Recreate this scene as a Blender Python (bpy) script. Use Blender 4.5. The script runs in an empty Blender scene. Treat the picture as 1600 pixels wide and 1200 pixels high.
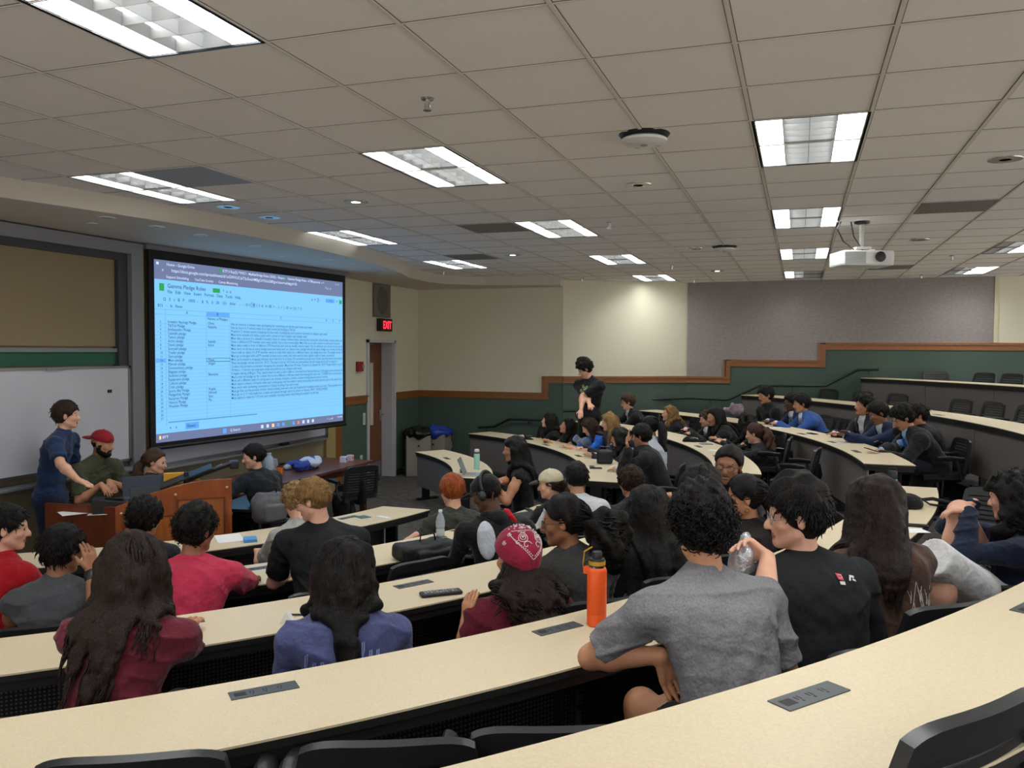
import bpy, math, random, zlib
import numpy as np
from mathutils import Vector, Matrix
SC = bpy.context.scene; COL = SC.collection
PI = math.pi; R = math.radians
random.seed(7); RNG = np.random.default_rng(7)
# ------------------------------------------------------------------ camera
CAMZ = 2.28            # metres above the floor at the front of the room
H = CAMZ + 1.268       # suspended ceiling
HL = CAMZ + 1.14       # dropped plaster ceiling over the front wall
FPX = 1304.08
def cam_axes(y, p, r):
    f = np.array([math.sin(y)*math.cos(p), math.cos(y)*math.cos(p), math.sin(p)])
    rt = np.array([math.cos(y), -math.sin(y), 0.]); up = np.cross(rt, f)
    c, s = math.cos(r), math.sin(r)
    return np.array([c*rt+s*up, -s*rt+c*up, f])
AX = cam_axes(-.3318, -.0403, .0052)
cd = bpy.data.cameras.new('camera'); cam = bpy.data.objects.new('camera', cd); COL.objects.link(cam)
cd.sensor_width = 36; cd.lens = FPX/1600*36; cd.clip_start = .05
m4 = Matrix.Identity(4)
for i in range(3):
    m4[i][0] = AX[0][i]; m4[i][1] = AX[1][i]; m4[i][2] = -AX[2][i]
m4[2][3] = CAMZ
cam.matrix_world = m4; SC.camera = cam
# ------------------------------------------------------------------ world, exposure
w = bpy.data.worlds.new('world'); SC.world = w; w.use_nodes = True
w.node_tree.nodes['Background'].inputs[0].default_value = (1.4, 1.36, 1.30, 1)
w.node_tree.nodes['Background'].inputs[1].default_value = 1
SC.view_settings.view_transform = 'Standard'; SC.view_settings.look = 'None'
SC.view_settings.gamma = 1; SC.view_settings.use_curve_mapping = False
SC.view_settings.exposure = 0.28
SC.cycles.use_denoising = True
SC.cycles.max_bounces = 8; SC.cycles.diffuse_bounces = 5; SC.cycles.glossy_bounces = 3
SC.cycles.transmission_bounces = 6; SC.cycles.transparent_max_bounces = 6
SC.cycles.sample_clamp_indirect = 6
LAMP_E = 30.0          # emission of the lit lamp columns
# ------------------------------------------------------------------ geometry of the picture -> places in the room
def ray(u, v): return np.array([(u-800)/FPX, -(v-600)/FPX, 1.]) @ AX
def at(u, v, z):
    d = ray(u, v); t = (z-CAMZ)/d[2]; return Vector((d[0]*t, d[1]*t, z))
def dep(u, v, t):
    d = ray(u, v)*t; return Vector((d[0], d[1], d[2]+CAMZ))
def ony(u, v, Y):
    d = ray(u, v); t = Y/d[1]; return Vector((d[0]*t, Y, d[2]*t+CAMZ))
def onx(u, v, X):
    d = ray(u, v); t = X/d[0]; return Vector((X, d[1]*t, d[2]*t+CAMZ))
# ------------------------------------------------------------------ materials
MATS = {}
def lin(c):
    if isinstance(c, str): c = tuple(int(c[i:i+2], 16)/255 for i in (0, 2, 4))
    return tuple((x/12.92 if x <= .04045 else ((x+.055)/1.055)**2.4) for x in c)
def M(name, c, rough=.6, metal=0, bump=0, bs=40, var=0, vs=8, spec=.5, emit=0, alpha=1, trans=0, sheen=0, stretch=None, c2=None, bd=.01):
    if name in MATS: return MATS[name]
    m = bpy.data.materials.new(name); m.use_nodes = True; nt = m.node_tree; N = nt.nodes; L = nt.links
    b = N['Principled BSDF']; col = lin(c) + (1,)
    b.inputs['Base Color'].default_value = col
    b.inputs['Roughness'].default_value = rough; b.inputs['Metallic'].default_value = metal
    b.inputs['Specular IOR Level'].default_value = spec
    if sheen: b.inputs['Sheen Weight'].default_value = sheen
    if trans: b.inputs['Transmission Weight'].default_value = trans
    if emit:
        b.inputs['Emission Color'].default_value = col; b.inputs['Emission Strength'].default_value = emit
    if var or bump:
        tc = N.new('ShaderNodeTexCoord'); mp = N.new('ShaderNodeMapping'); L.new(tc.outputs['Object'], mp.inputs[0])
        if stretch: mp.inputs['Scale'].default_value = stretch
    if var or c2:
        n = N.new('ShaderNodeTexNoise'); n.inputs['Scale'].default_value = vs; n.inputs['Detail'].default_value = 4
        L.new(mp.outputs[0], n.inputs[0])
        cr = N.new('ShaderNodeValToRGB'); L.new(n.outputs[0], cr.inputs[0])
        a = lin(c2) if c2 else tuple(x*(1-var) for x in col[:3])
        d = col[:3] if c2 else tuple(min(1, x*(1+var)) for x in col[:3])
        cr.color_ramp.elements[0].position = .32; cr.color_ramp.elements[1].position = .68
        cr.color_ramp.elements[0].color = a+(1,); cr.color_ramp.elements[1].color = d+(1,)
        L.new(cr.outputs[0], b.inputs['Base Color'])
    if bump:
        n2 = N.new('ShaderNodeTexNoise'); n2.inputs['Scale'].default_value = bs; n2.inputs['Detail'].default_value = 3
        L.new(mp.outputs[0], n2.inputs[0])
        bp = N.new('ShaderNodeBump'); bp.inputs['Strength'].default_value = bump; bp.inputs['Distance'].default_value = bd
        L.new(n2.outputs[0], bp.inputs['Height']); L.new(bp.outputs[0], b.inputs['Normal'])
    MATS[name] = m; return m
def wood(name, c, c2, sc=(1, 1, 12), rough=.4):
    if name in MATS: return MATS[name]
    m = M(name, c, rough, var=.1, vs=3, stretch=sc, c2=c2); return m
CREAM = M('cream wall paint', 'd4cfb8', .8, bump=.05, bs=120)
TANW = M('tan wall paint', '8e8468', .8)
GREEN = M('green wall paint', '46584e', .75, bump=.05, bs=120)
ACOU = M('woven acoustic fabric', '8f8784', .95, var=.10, vs=22, bump=.3, bs=160, stretch=(1, 1, 1.5))
RAILW = wood('oak trim', '97602f', '7d4b23', (6, 6, 40))
CARPET = M('charcoal carpet', '585450', .95, var=.28, vs=9, bump=.5, bs=250, spec=.1)
TILE = M('ceiling tile', 'ece8e6', .95, bump=.25, bs=180, spec=.1)
TBAR = M('ceiling bar', 'd6d0c8', .6); TGAP = M('ceiling joint shadow gap', '746f68', .9)
PLAST = M('ceiling plaster', 'd2cbbe', .85)
LAM = M('cream speckled laminate', 'd4c4a6', .42, var=.055, vs=130, spec=.4)
BLK = M('black plastic', '17181b', .45, bump=.05, bs=300); BLKM = M('black painted steel', '111113', .4)
EDGE = M('black edge band', '1b1a1a', .5)
GPAN = M('grey laminate panel', '6c6663', .6, var=.05, vs=60)
PDUM = M('grey outlet box', '45494d', .4); DARK = M('near black', '08080a', .5)
WHT = M('white plastic', 'd8d8d6', .4); ALU = M('brushed aluminium', '9b9ca0', .35, metal=.9); GRAYM = M('grey aluminium frame', '87888d', .45, metal=.3)
PAPER = M('white paper', 'e8e8ea', .7); DOORW = wood('door veneer', '7e4a28', '6a3b1f', (8, 8, 1)); 
CHERRY = wood('cherry veneer', '9c5224', '84401a', (5, 5, 1), .35); CHERRYD = wood('dark cherry veneer', '743417', '5e2810', (5, 5, 1), .35)
MAHOG = wood('mahogany table top', '6b4034', '512c22', (1, 8, 1), .3)
def perf_mat():
    m = bpy.data.materials.new('perforated black steel'); m.use_nodes = True; N = m.node_tree.nodes; L = m.node_tree.links
    b = N['Principled BSDF']; b.inputs['Roughness'].default_value = .5
    uv = N.new('ShaderNodeTexCoord'); mp = N.new('ShaderNodeMapping'); L.new(uv.outputs['UV'], mp.inputs[0])
    v = N.new('ShaderNodeTexVoronoi'); v.inputs['Randomness'].default_value = 0; v.inputs['Scale'].default_value = 58
    L.new(mp.outputs[0], v.inputs['Vector'])
    lt = N.new('ShaderNodeMath'); lt.operation = 'LESS_THAN'; lt.inputs[1].default_value = .26; L.new(v.outputs['Distance'], lt.inputs[0])
    mx = N.new('ShaderNodeMix'); mx.data_type = 'RGBA'; L.new(lt.outputs[0], mx.inputs[0])
    mx.inputs[6].default_value = (.008, .008, .009, 1); mx.inputs[7].default_value = (.13, .125, .12, 1)
    L.new(mx.outputs[2], b.inputs['Base Color']); return m
PERF = perf_mat()
# ------------------------------------------------------------------ mesh builder
class MB:
    def __init__(s): s.v = []; s.f = []; s.m = []; s.uv = None; s.mi = 0
    def add(s, vs, fs, T=None):
        o = len(s.v)
        if T is not None: vs = [tuple(T @ Vector(p)) for p in vs]
        s.v += [tuple(p) for p in vs]; s.f += [tuple(i+o for i in f) for f in fs]; s.m += [s.mi]*len(fs); return s
    def box(s, lo, hi, T=None):
        (a, b, c), (d, e, f) = lo, hi
        return s.add([(a,b,c),(d,b,c),(d,e,c),(a,e,c),(a,b,f),(d,b,f),(d,e,f),(a,e,f)],
                     [(0,3,2,1),(4,5,6,7),(0,1,5,4),(1,2,6,5),(2,3,7,6),(3,0,4,7)], T)
    def cbox(s, c, d, T=None):
        return s.box([c[i]-d[i]/2 for i in range(3)], [c[i]+d[i]/2 for i in range(3)], T)
    def prism(s, poly, z0, z1, T=None):
        n = len(poly); vs = [(x, y, z0) for x, y in poly]+[(x, y, z1) for x, y in poly]
        ar = sum(poly[i][0]*poly[(i+1) % n][1]-poly[(i+1) % n][0]*poly[i][1] for i in range(n))
        fs = [tuple(range(n))[::-1], tuple(range(n, 2*n))]+[(i, (i+1) % n, n+(i+1) % n, n+i) for i in range(n)]
        if ar < 0: fs = [f[::-1] for f in fs]
        return s.add(vs, fs, T)
    def tube(s, pts, rad, n=8, T=None, cap=True, flat=None):
        pts = [Vector(p) for p in pts]; k = len(pts)
        if not hasattr(rad, '__len__'): rad = [rad]*k
        vs = []; fs = []; pn = None
        for i, p in enumerate(pts):
            d = (pts[min(i+1, k-1)]-pts[max(i-1, 0)]); d = d.normalized() if d.length > 1e-9 else Vector((0, 0, 1))
            if pn is None: pn = d.orthogonal().normalized()
            else:
                pn = pn-d*pn.dot(d); pn = pn.normalized() if pn.length > 1e-6 else d.orthogonal().normalized()
            bn = d.cross(pn)
            for j in range(n):
                a = 2*PI*j/n; vs.append(p+(pn*math.cos(a)+bn*math.sin(a)*(flat or 1))*rad[i])
        for i in range(k-1):
            for j in range(n): fs.append((i*n+j, i*n+(j+1) % n, (i+1)*n+(j+1) % n, (i+1)*n+j))
        if cap: fs += [tuple(range(n))[::-1], tuple(range((k-1)*n, k*n))]
        return s.add(vs, fs, T)
    def lathe(s, prof, n=20, T=None, c=(0, 0)):
        k = len(prof); vs = [(c[0]+r*math.cos(2*PI*j/n), c[1]+r*math.sin(2*PI*j/n), z) for r, z in prof for j in range(n)]
        fs = [(i*n+j, i*n+(j+1) % n, (i+1)*n+(j+1) % n, (i+1)*n+j) for i in range(k-1) for j in range(n)]
        fs += [tuple(range(n))[::-1], tuple(range((k-1)*n, k*n))]
        return s.add(vs, fs, T)
    def sphere(s, c, r, T=None, n=12):
        r = r if hasattr(r, '__len__') else (r, r, r); vs = []; fs = []
        for i in range(1, n): 
            for j in range(2*n):
                a = PI*i/n; b = PI*j/n; vs.append((c[0]+r[0]*math.sin(a)*math.cos(b), c[1]+r[1]*math.sin(a)*math.sin(b), c[2]+r[2]*math.cos(a)))
        k = 2*n
        for i in range(n-2):
            for j in range(k): fs.append((i*k+j, (i+1)*k+j, (i+1)*k+(j+1) % k, i*k+(j+1) % k))
        vs += [(c[0], c[1], c[2]+r[2]), (c[0], c[1], c[2]-r[2])]; t = len(vs)-2
        for j in range(k): fs += [(t, j, (j+1) % k), (t+1, (n-2)*k+(j+1) % k, (n-2)*k+j)]
        return s.add(vs, fs, T)
    def sheet(s, fn, nu, nv, th, T=None):
        # fn(u,v)->(point, normal); closed thick sheet
        vs = []; g = lambda i, j, k: k*(nu+1)*(nv+1)+i*(nv+1)+j
        for k in (0, 1):
            for i in range(nu+1):
                for j in range(nv+1):
                    p, n = fn(i/nu, j/nv); vs.append(Vector(p)+Vector(n)*(th/2 if k else -th/2))
        fs = []
        for i in range(nu):
            for j in range(nv):
                fs.append((g(i,j,1), g(i+1,j,1), g(i+1,j+1,1), g(i,j+1,1))); fs.append((g(i,j,0), g(i,j+1,0), g(i+1,j+1,0), g(i+1,j,0)))
        for i in range(nu):
            fs += [(g(i,0,0), g(i+1,0,0), g(i+1,0,1), g(i,0,1)), (g(i,nv,1), g(i+1,nv,1), g(i+1,nv,0), g(i,nv,0))]
        for j in range(nv):
            fs += [(g(0,j,1), g(0,j+1,1), g(0,j+1,0), g(0,j,0)), (g(nu,j,0), g(nu,j+1,0), g(nu,j+1,1), g(nu,j,1))]
        return s.add(vs, fs, T)
    def arc(s, c, r0, r1, a0, a1, z0, z1, n=None, y0=None, y1=None):
        # annular slab; y0/y1 clip the end at a line y = const
        n = n or max(3, int(abs(a1-a0)/1.5)); P0 = []; P1 = []
        for i in range(n+1):
            t = i/n
            def pt(r):
                b0 = a0; b1 = a1
                if y0 is not None: b0 = math.degrees(math.asin((y0-c[1])/r))
                if y1 is not None: b1 = math.degrees(math.asin((y1-c[1])/r))
                a = R(b0+(b1-b0)*t); return (c[0]+r*math.cos(a), c[1]+r*math.sin(a))
            P0.append(pt(r0)); P1.append(pt(r1))
        vs = [(x, y, z) for z in (z0, z1) for x, y in P0+P1]; k = n+1; fs = []
        for i in range(n):
            fs += [(i, i+1, k+i+1, k+i), (2*k+i, 3*k+i, 3*k+i+1, 2*k+i+1), (i, 2*k+i, 2*k+i+1, i+1), (k+i, k+i+1, 3*k+i+1, 3*k+i)]
        fs += [(0, k, 3*k, 2*k), (n, 2*k+n, 3*k+n, k+n)]
        return s.add(vs, fs)
    def build(s, name, mat, parent=None, smooth=False, bevel=0, T=None, autosm=True):
        me = bpy.data.meshes.new(name); me.from_pydata(s.v, [], s.f)
        mats = mat if isinstance(mat, (list, tuple)) else [mat]
        for x in mats: me.materials.append(x)
        if len(mats) > 1: me.polygons.foreach_set('material_index', s.m)
        if smooth:
            me.polygons.foreach_set('use_smooth', [True]*len(me.polygons))
            if autosm:
                try: me.set_sharp_from_angle(angle=R(38))
                except Exception: pass
        o = bpy.data.objects.new(name, me); COL.objects.link(o)
        if parent is not None: o.parent = parent
        if bevel:
            b = o.modifiers.new('bevel', 'BEVEL'); b.width = bevel; b.segments = 2; b.limit_method = 'ANGLE'
        return o
def E(name, label, cat, loc=(0, 0, 0), rz=0, group=None):
    o = bpy.data.objects.new(name, None); COL.objects.link(o); o.location = loc; o.rotation_euler = (0, 0, rz)
    o.empty_display_size = .1; return tag(o, label, cat, group)
def tag(o, label, cat, group=None):
    o['label'] = label; o['category'] = cat
    if group: o['group'] = group
    return o
def struct(o): o['kind'] = 'structure'; return o
def dup(o, parent=None):
    c = o.copy(); COL.objects.link(c)
    if parent is not None: c.parent = parent
    for ch in list(o.children): dup(ch, c)
    return c
def rotz(a, loc=(0, 0, 0)): return Matrix.Translation(Vector(loc)) @ Matrix.Rotation(a, 4, 'Z')
def BX(name, lo, hi, mat, parent=None, bevel=0): return MB().box(lo, hi).build(name, mat, parent, bevel=bevel)
# ------------------------------------------------------------------ seating plan: six concentric rows
RC = {1: (-7.98, 8.05), 2: (-7.92, 8.09), 3: (-8.14, 7.96), 4: (-7.97, 8.09), 5: (-7.89, 8.17), 6: (-7.98, 8.07)}
RR = {1: 4.19, 2: 5.72, 3: 7.37, 4: 8.59, 5: 9.95, 6: 11.6}; RH = {1: 1.54, 2: 1.42, 3: 1.21, 4: 1.07, 5: .77, 6: .44}
RW = {1: .50, 2: .50, 3: .457, 4: .457, 5: .5, 6: .457}
DZ = {k: CAMZ-v for k, v in RH.items()}; FZ = {k: DZ[k]-.74 for k in DZ}; FZ[1] = 0.0
def ringpt(n, ang, r): a = R(ang); return Vector((RC[n][0]+r*math.cos(a), RC[n][1]+r*math.sin(a), 0))
XW, YS, YB, XR, YN = -6.9, 14.5, 15.75, 6.0, -2.2
ROOM = [(XW, YN), (XR, YN), (XR, YB), (-1.98, YB), (-4.03, YS), (XW, YS)]
# ------------------------------------------------------------------ floor and tiers
struct(MB().prism(ROOM, -.1, 0).build('floor', CARPET))
def wall_dist(c, a):
    d = (math.cos(a), math.sin(a)); best = None; n = len(ROOM)
    for i in range(n):
        p, q = ROOM[i], ROOM[(i+1) % n]; ex, ey = q[0]-p[0], q[1]-p[1]; den = d[0]*ey-d[1]*ex
        if abs(den) < 1e-9: continue
        t = ((p[0]-c[0])*ey-(p[1]-c[1])*ex)/den; s = ((p[0]-c[0])*d[1]-(p[1]-c[1])*d[0])/den
        if t > 0 and -1e-9 <= s <= 1+1e-9: best = t if best is None else max(best, t)
    return best
RISER = M('dark riser', '2c2b2b', .8)
for n in range(2, 7):
    c = RC[n]; r0 = RR[n]+.03; m = MB(); prev = None
    for i in range(-110, 111):
        a = R(i*.9); wd = wall_dist(c, a)
        inside = wd is not None and wd > r0+.01 and c[0]+r0*math.cos(a) > XW
        cur = None
        if inside: cur = (c, a, r0, wd-.002)
        if cur and prev:
            (c_, a0, r_, w0), (_, a1, _, w1) = prev, cur
            P = lambda r, a: (c[0]+r*math.cos(a), c[1]+r*math.sin(a))
            A, B, C_, D = P(r0, a0), P(w0, a0), P(w1, a1), P(r0, a1); z0 = FZ[n-1]-.01; z1 = FZ[n]
            m.mi = 0; m.add([A+(z1,), B+(z1,), C_+(z1,), D+(z1,)], [(0, 1, 2, 3)])
            m.mi = 1; m.add([A+(z0,), A+(z1,), D+(z1,), D+(z0,)], [(0, 1, 2, 3)])
        prev = cur
    struct(m.build('floor', [CARPET, RISER]))
# ------------------------------------------------------------------ walls
TW = .12
m = MB()
DY0, DY1, DH = 12.54, 13.46, 2.40
m.box((XW-.3, YN-TW, -.1), (XW, DY0, H)).box((XW-.3, DY1, -.1), (XW, YS+TW, H)).box((XW-.3, DY0, DH), (XW, DY1, H))
struct(m.build('wall_front', CREAM))
struct(BX('wall_right', (-1.98, YB, -.1), (XR, YB+TW, H), CREAM))
struct(MB().prism([(-4.03, YS), (-1.98, YB), (-1.98, YB+TW), (-4.03, YS+TW)], -.1, H).build('wall_corner', CREAM))
struct(BX('wall_side', (XW, YS, -.1), (-4.03, YS+TW, H), CREAM))
# green dado and fabric panels as boards on the wall faces: local x along the wall, y toward the room
def board(name, x0, y0, x1, y1, poly, th, mat, off=0.0):
    p = Vector((x0, y0, 0)); d = Vector((x1-x0, y1-y0, 0)); d.normalize(); n = Vector((-d.y, d.x, 0))
    # poly in (s, z); prism axis toward the room
    T = Matrix(((d.x, 0, -n.x, p.x+n.x*(-off)), (d.y, 0, -n.y, p.y+n.y*(-off)), (0, 1, 0, 0), (0, 0, 0, 1)))
    return MB().prism(poly, 0, th, T).build(name, mat)
cz = CAMZ
def railpoly(pts, wd=.12):
    # stepped rail: pts = [(x, ztop)...] polyline of the upper edge, offset down/right
    return pts
tr = [0]
def trim(o): tr[0] += 1; o.name = 'trim_%d' % tr[0]; return struct(o)
Z0, Z1, Z2, Z3 = cz-.77, cz-.465, cz-.15, cz+.16; RWD = .12
# side wall: s runs along +x
s0 = -XW
trim(board('t', XW, YS, -4.03, YS, [(0, 0), (2.87, 0), (2.87, Z1-.05), (2.87-.32, Z1-.05), (2.87-.32, Z0-.05), (0, Z0-.05)], .012, GREEN))
trim(board('t', -4.03, YS, -1.98, YB, [(0, 0), (2.401, 0), (2.401, Z1-.05), (0, Z1-.05)], .012, GREEN))
XB = -1.98
trim(board('t', XB, YB, XR, YB, [(0, 0), (XR-XB, 0), (XR-XB, Z3-.05), (.37-XB, Z3-.05), (.37-XB, Z2-.05), (-1.25-XB, Z2-.05), (-1.25-XB, Z1-.05), (0, Z1-.05)], .012, GREEN))
trim(board('t', XB, YB, 3.03, YB, [(0, Z1-.02), (-1.28-XB, Z1-.02), (-1.28-XB, Z2-.02), (.34-XB, Z2-.02), (.34-XB, Z3-.02), (5.01, Z3-.02), (5.01, H), (0, H)], .03, ACOU))
trim(board('t', 3.03, YB, 3.09, YB, [(0, Z3+.01), (.06, Z3+.01), (.06, H), (0, H)], .05, M('cream corner strip', 'c9c3a4', .8)))
def rail(x0, y0, x1, y1, segs):
    for k, (th, dz, c) in enumerate(((.03, 0, RAILW), (.05, 1, RAILW))):
        for (a, za, b, zb) in segs:
            if k == 0: poly = [(a, za), (b, za), (b, zb), (a, zb)]
            elif b-a > zb-za: poly = [(a-.0, zb-.032), (b, zb-.032), (b, zb+.004), (a, zb+.004)]
            else: poly = [(a-.004, za), (a+.03, za), (a+.03, zb), (a-.004, zb)]
            trim(board('t', x0, y0, x1, y1, poly, th, c))
rail(XW, YS, -4.03, YS, [(0, Z0-.12, 2.61, Z0), (2.49, Z0, 2.61, Z1), (2.61, Z1-.12, 2.88, Z1)])
rail(-4.03, YS, -1.98, YB, [(0, Z1-.12, 2.401, Z1)])
rail(XB, YB, XR, YB, [(0, Z1-.12, -1.2-XB, Z1), (-1.32-XB, Z1, -1.2-XB, Z2), (-1.2-XB, Z2-.12, .43-XB, Z2), (.31-XB, Z2, .43-XB, Z3), (.43-XB, Z3-.12, XR-XB, Z3)])
trim(BX('t', (XW, 11.6, 0), (XW+.012, 12.48, cz-.8), GREEN)); trim(BX('t', (XW, 13.52, 0), (XW+.012, YS, cz-.8), GREEN))
for a, b in ((11.6, 12.48), (13.52, YS)):
    trim(BX('t', (XW, a, cz-.90), (XW+.03, b, cz-.77), RAILW)); trim(BX('t', (XW, a, cz-.80), (XW+.05, b, cz-.765), RAILW))
trim(BX('t', (XW, 11.42, 0), (XW+.05, 11.6, cz-.7), RAILW))
trim(BX('t', (XW, YN, 0), (XW+.01, 11.42, H), TANW))
BASE = M('black vinyl base', '18191a', .5)
struct(BX('baseboard_front', (XW, 13.52, 0), (XW+.025, YS, .11), BASE)); struct(BX('baseboard_side', (XW+.03, YS-.025, 0), (-4.2, YS, .11), BASE))
struct(BX('baseboard_door', (XW, 11.6, 0), (XW+.025, 12.47, .11), BASE))
# ------------------------------------------------------------------ ceiling: 2 ft tiles on a grid
T_ = .6096; X0, Y0 = -.2759, 2.9759
def cell(i, j): return X0+i*T_, Y0+j*T_
FIX = [(-8, 3), (-8, 8), (-8, 13), (-4, -2), (-4, 3), (-4, 8), (-4, 13), (-4, 18), (0, -2), (0, 8), (0, 13), (0, 18), (4, -2), (4, 3), (4, 8), (4, 13), (4, 18), (0, 3), (8, 3), (8, 8), (8, 13), (-4, -7), (0, -7), (4, -7)]
FIX = [f for f in FIX if f != (0, 3)] + [(0, 3)]
fixcells = set((i, j+k) for i, j in FIX for k in (0, 1))
def fascia_x(y):
    # upper line of the plaster fascia, a shallow bow
    return -5.08-.56*((y-8.2)/3.6)**2 if abs(y-8.2) < 5 else -5.08-.56*(5/3.6)**2
FX = lambda y: max(-5.75, fascia_x(y))
def fasc(y): return FX(min(y, 12.9)) if y < 13.19 else -5.75
mt = MB()
for i in range(-10, 11):
    for j in range(-9, 22):
        x, y = cell(i, j)
        if (i, j) in fixcells: continue
        xa, xb, ya, yb = max(x, XW), min(x+T_, XR), max(y, YN), min(y+T_, YB)
        if xb <= xa or yb <= ya: continue
        if xb <= fasc((ya+yb)/2)-.35: continue
        mt.add([(xa, ya, H), (xa, yb, H), (xb, yb, H), (xb, ya, H)], [(0, 1, 2, 3)])
ceil = struct(mt.build('ceiling', TILE))
mg = MB(); mg2 = MB()
for i in range(-9, 12):
    x = X0+i*T_
    if XW+1.2 < x < XR:
        mg.box((x-.014, YN, H-.002), (x+.014, YB, H+.01)); mg2.box((x-.0095, YN, H-.006), (x+.0095, YB, H))
for j in range(-8, 22):
    y = Y0+j*T_
    if YN < y < YB:
        xs = fasc(y); mg.box((xs, y-.009, H-.002), (XR, y+.009, H+.01)); mg2.box((xs, y-.004, H-.005), (XR, y+.004, H))
trim(mg.build('t', TGAP)); trim(mg2.build('t', TBAR))
# plaster fascia, dropped front ceiling and dropped strip along the side wall
mf = MB(); ys = [YN+(13.19-YN)*i/40 for i in range(41)]
top = [(fasc(y), y) for y in ys]+[(-5.2, 13.6), (-3.9, 13.88)]
low = [(fasc(y)-.16, y+.0) for y in ys]+[(-5.22, 13.78), (-3.97, 14.06)]
top[-3] = (-5.72, 13.15); low[-3] = (-5.82, 13.3)
for i in range(len(top)-1):
    a, b, c, d = top[i], top[i+1], low[i+1], low[i]
    mf.add([a+(H+.001,), b+(H+.001,), c+(HL,), d+(HL,)], [(0, 1, 2, 3)])
    if i < 40: mf.add([d+(HL,), c+(HL,), (XW, c[1], HL), (XW, d[1], HL)], [(0, 1, 2, 3)])
mf.add([low[40]+(HL,), low[41]+(HL,), low[42]+(HL,), (-4.03, YS, HL), (XW, YS, HL), (XW, low[40][1], HL)], [(0, 1, 2, 3, 4, 5)])
mf.add([top[42]+(H,), (-4.03, YS, H), (-4.03, YS, HL), low[42]+(HL,)], [(0, 1, 2, 3)])
o = mf.build('ceiling', PLAST, smooth=True); struct(o)
# ------------------------------------------------------------------ ceiling fixtures
def emis(name, col, st, base='d8d8d8'):
    if name in MATS: return MATS[name]
    m = M(name, base, .5); b = m.node_tree.nodes['Principled BSDF']
    b.inputs['Emission Color'].default_value = lin(col)+(1,); b.inputs['Emission Strength'].default_value = st
    return m
LON = emis('lit lamp lens', 'f2f6f4', LAMP_E); LDIM = emis('dim lamp lens', 'e9ecea', .34); LOFF = M('unlit lamp lens', '8b8b8b', .5)
LOUV = M('white louver', 'c6c7c8', .4)
def fixture(i, j, cols, label):
    x, y = cell(i, j); o = E('ceiling_light', label, 'ceiling light', (x+T_/2, y+T_, H), 0, 'troffer lights in the ceiling grid')
    a, b = T_/2, T_; f = MB()
    for lo, hi in (((-a, -b, -.006), (-a+.018, b, .0)), ((a-.018, -b, -.006), (a, b, .0)), ((-a, -b, -.006), (a, -b+.014, .0)), ((-a, b-.014, -.006), (a, b, .0))): f.box(lo, hi)
    f2 = MB()
    for lo, hi in (((-a+.018, -b+.014, .0), (-a+.02, b-.014, .075)), ((a-.02, -b+.014, 0), (a-.018, b-.014, .075)), ((-a+.018, -b+.014, 0), (a-.018, -b+.016, .075)), ((-a+.018, b-.016, 0), (a-.018, b-.014, .075)), ((-a+.018, -b+.014, .072), (a-.018, b-.014, .08))): f2.box(lo, hi)
    f2.build('housing', LOUV, o)
    f.build('frame', BLKM, o)
    wc = (2*a-.036)/4
    dm = MB()
    for k in range(4):
        dm.mi = {'L': 0, 'd': 1, 'o': 2}[cols[k]]
        dm.add([(-a+.018+k*wc, -b+.014, .07), (-a+.018+k*wc, b-.014, .07), (-a+.018+(k+1)*wc, b-.014, .07), (-a+.018+(k+1)*wc, -b+.014, .07)], [(0, 1, 2, 3)])
    dm.build('diffuser', [LON, LDIM, LOFF], o)
    lv = MB()
    for k in range(1, 4): lv.box((-a+.018+k*wc-.0015, -b+.014, .004), (-a+.018+k*wc+.0015, b-.014, .06))
    for k in range(1, 8):
        yy = -b+.014+k*(2*b-.028)/8; lv.box((-a+.018, yy-.0015, .004), (a-.018, yy+.0015, .06))
    lv.build('louver', LOUV, o)
    return o
names = {(-4, -2): 'large troffer light at the top left corner of the view, nearest the whiteboard side', (-8, 3): 'troffer light beside the blue-tinted ceiling tile at the left', (-4, 3): 'troffer light right of the near sprinkler, over the middle rows',
 (-8, 8): 'troffer light above the projection screen, left of the vents', (-4, 8): 'troffer light at mid ceiling with a grey vent at its left', (-8, 13): 'small troffer light over the corner beyond the exit door', (-4, 13): 'troffer light before the bright cream wall, nearer of two', (-4, 18): 'farthest troffer light touching the cream wall top',
 (0, 8): 'troffer light in the column left of the projector, second nearest', (0, 3): 'big troffer light right of the round ceiling speaker', (0, 13): 'troffer light third in the column left of the projector', (0, 18): 'half-dark troffer light at the end of the column left of the projector', (4, 13): 'half-dark troffer light at the right edge of the view', (4, 18): 'half-dark troffer light above the grey fabric wall right of the projector'}
for i, j in FIX:
    cols = {(-8, 3): 'LddL', (0, 18): 'Ldoo', (4, 13): 'ooLL', (4, 18): 'ooLL'}.get((i, j), 'LddL')
    if i == 8: continue
    fixture(i, j, cols, names.get((i, j), 'troffer light out of view above the near seats, in ceiling row %s of column %s' % ({-7: 'one', -2: 'two', 3: 'three', 8: 'four', 13: 'five', 18: 'six'}[j], {-8: 'A', -4: 'B', 0: 'C', 4: 'D'}[i])))
VENT = M('grey vent', '7c7874', .6); BLUT = M('blue-tinted tile', '6f8db6', .9)
def vent(i, j, mat, label, slats=True, cat='ceiling vent', nm='ceiling_vent'):
    x, y = cell(i, j); o = E(nm, label, cat, (x+T_/2, y+T_/2, H-.004))
    a = T_/2-.01; m = MB().box((-a, -a, -.004), (a, a, .003)); m.build('panel', mat, o)
    if slats:
        s = MB()
        for k in range(10): s.box((-a+.03, -a+.04+k*.055, -.009), (a-.03, -a+.06+k*.055, -.004))
        s.build('slats', mat, o)
vent(2, 8, VENT, 'grey ceiling vent at the right edge, beyond the round downlight'); vent(-5, 8, VENT, 'grey ceiling vent left of the mid ceiling troffer')
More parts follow.
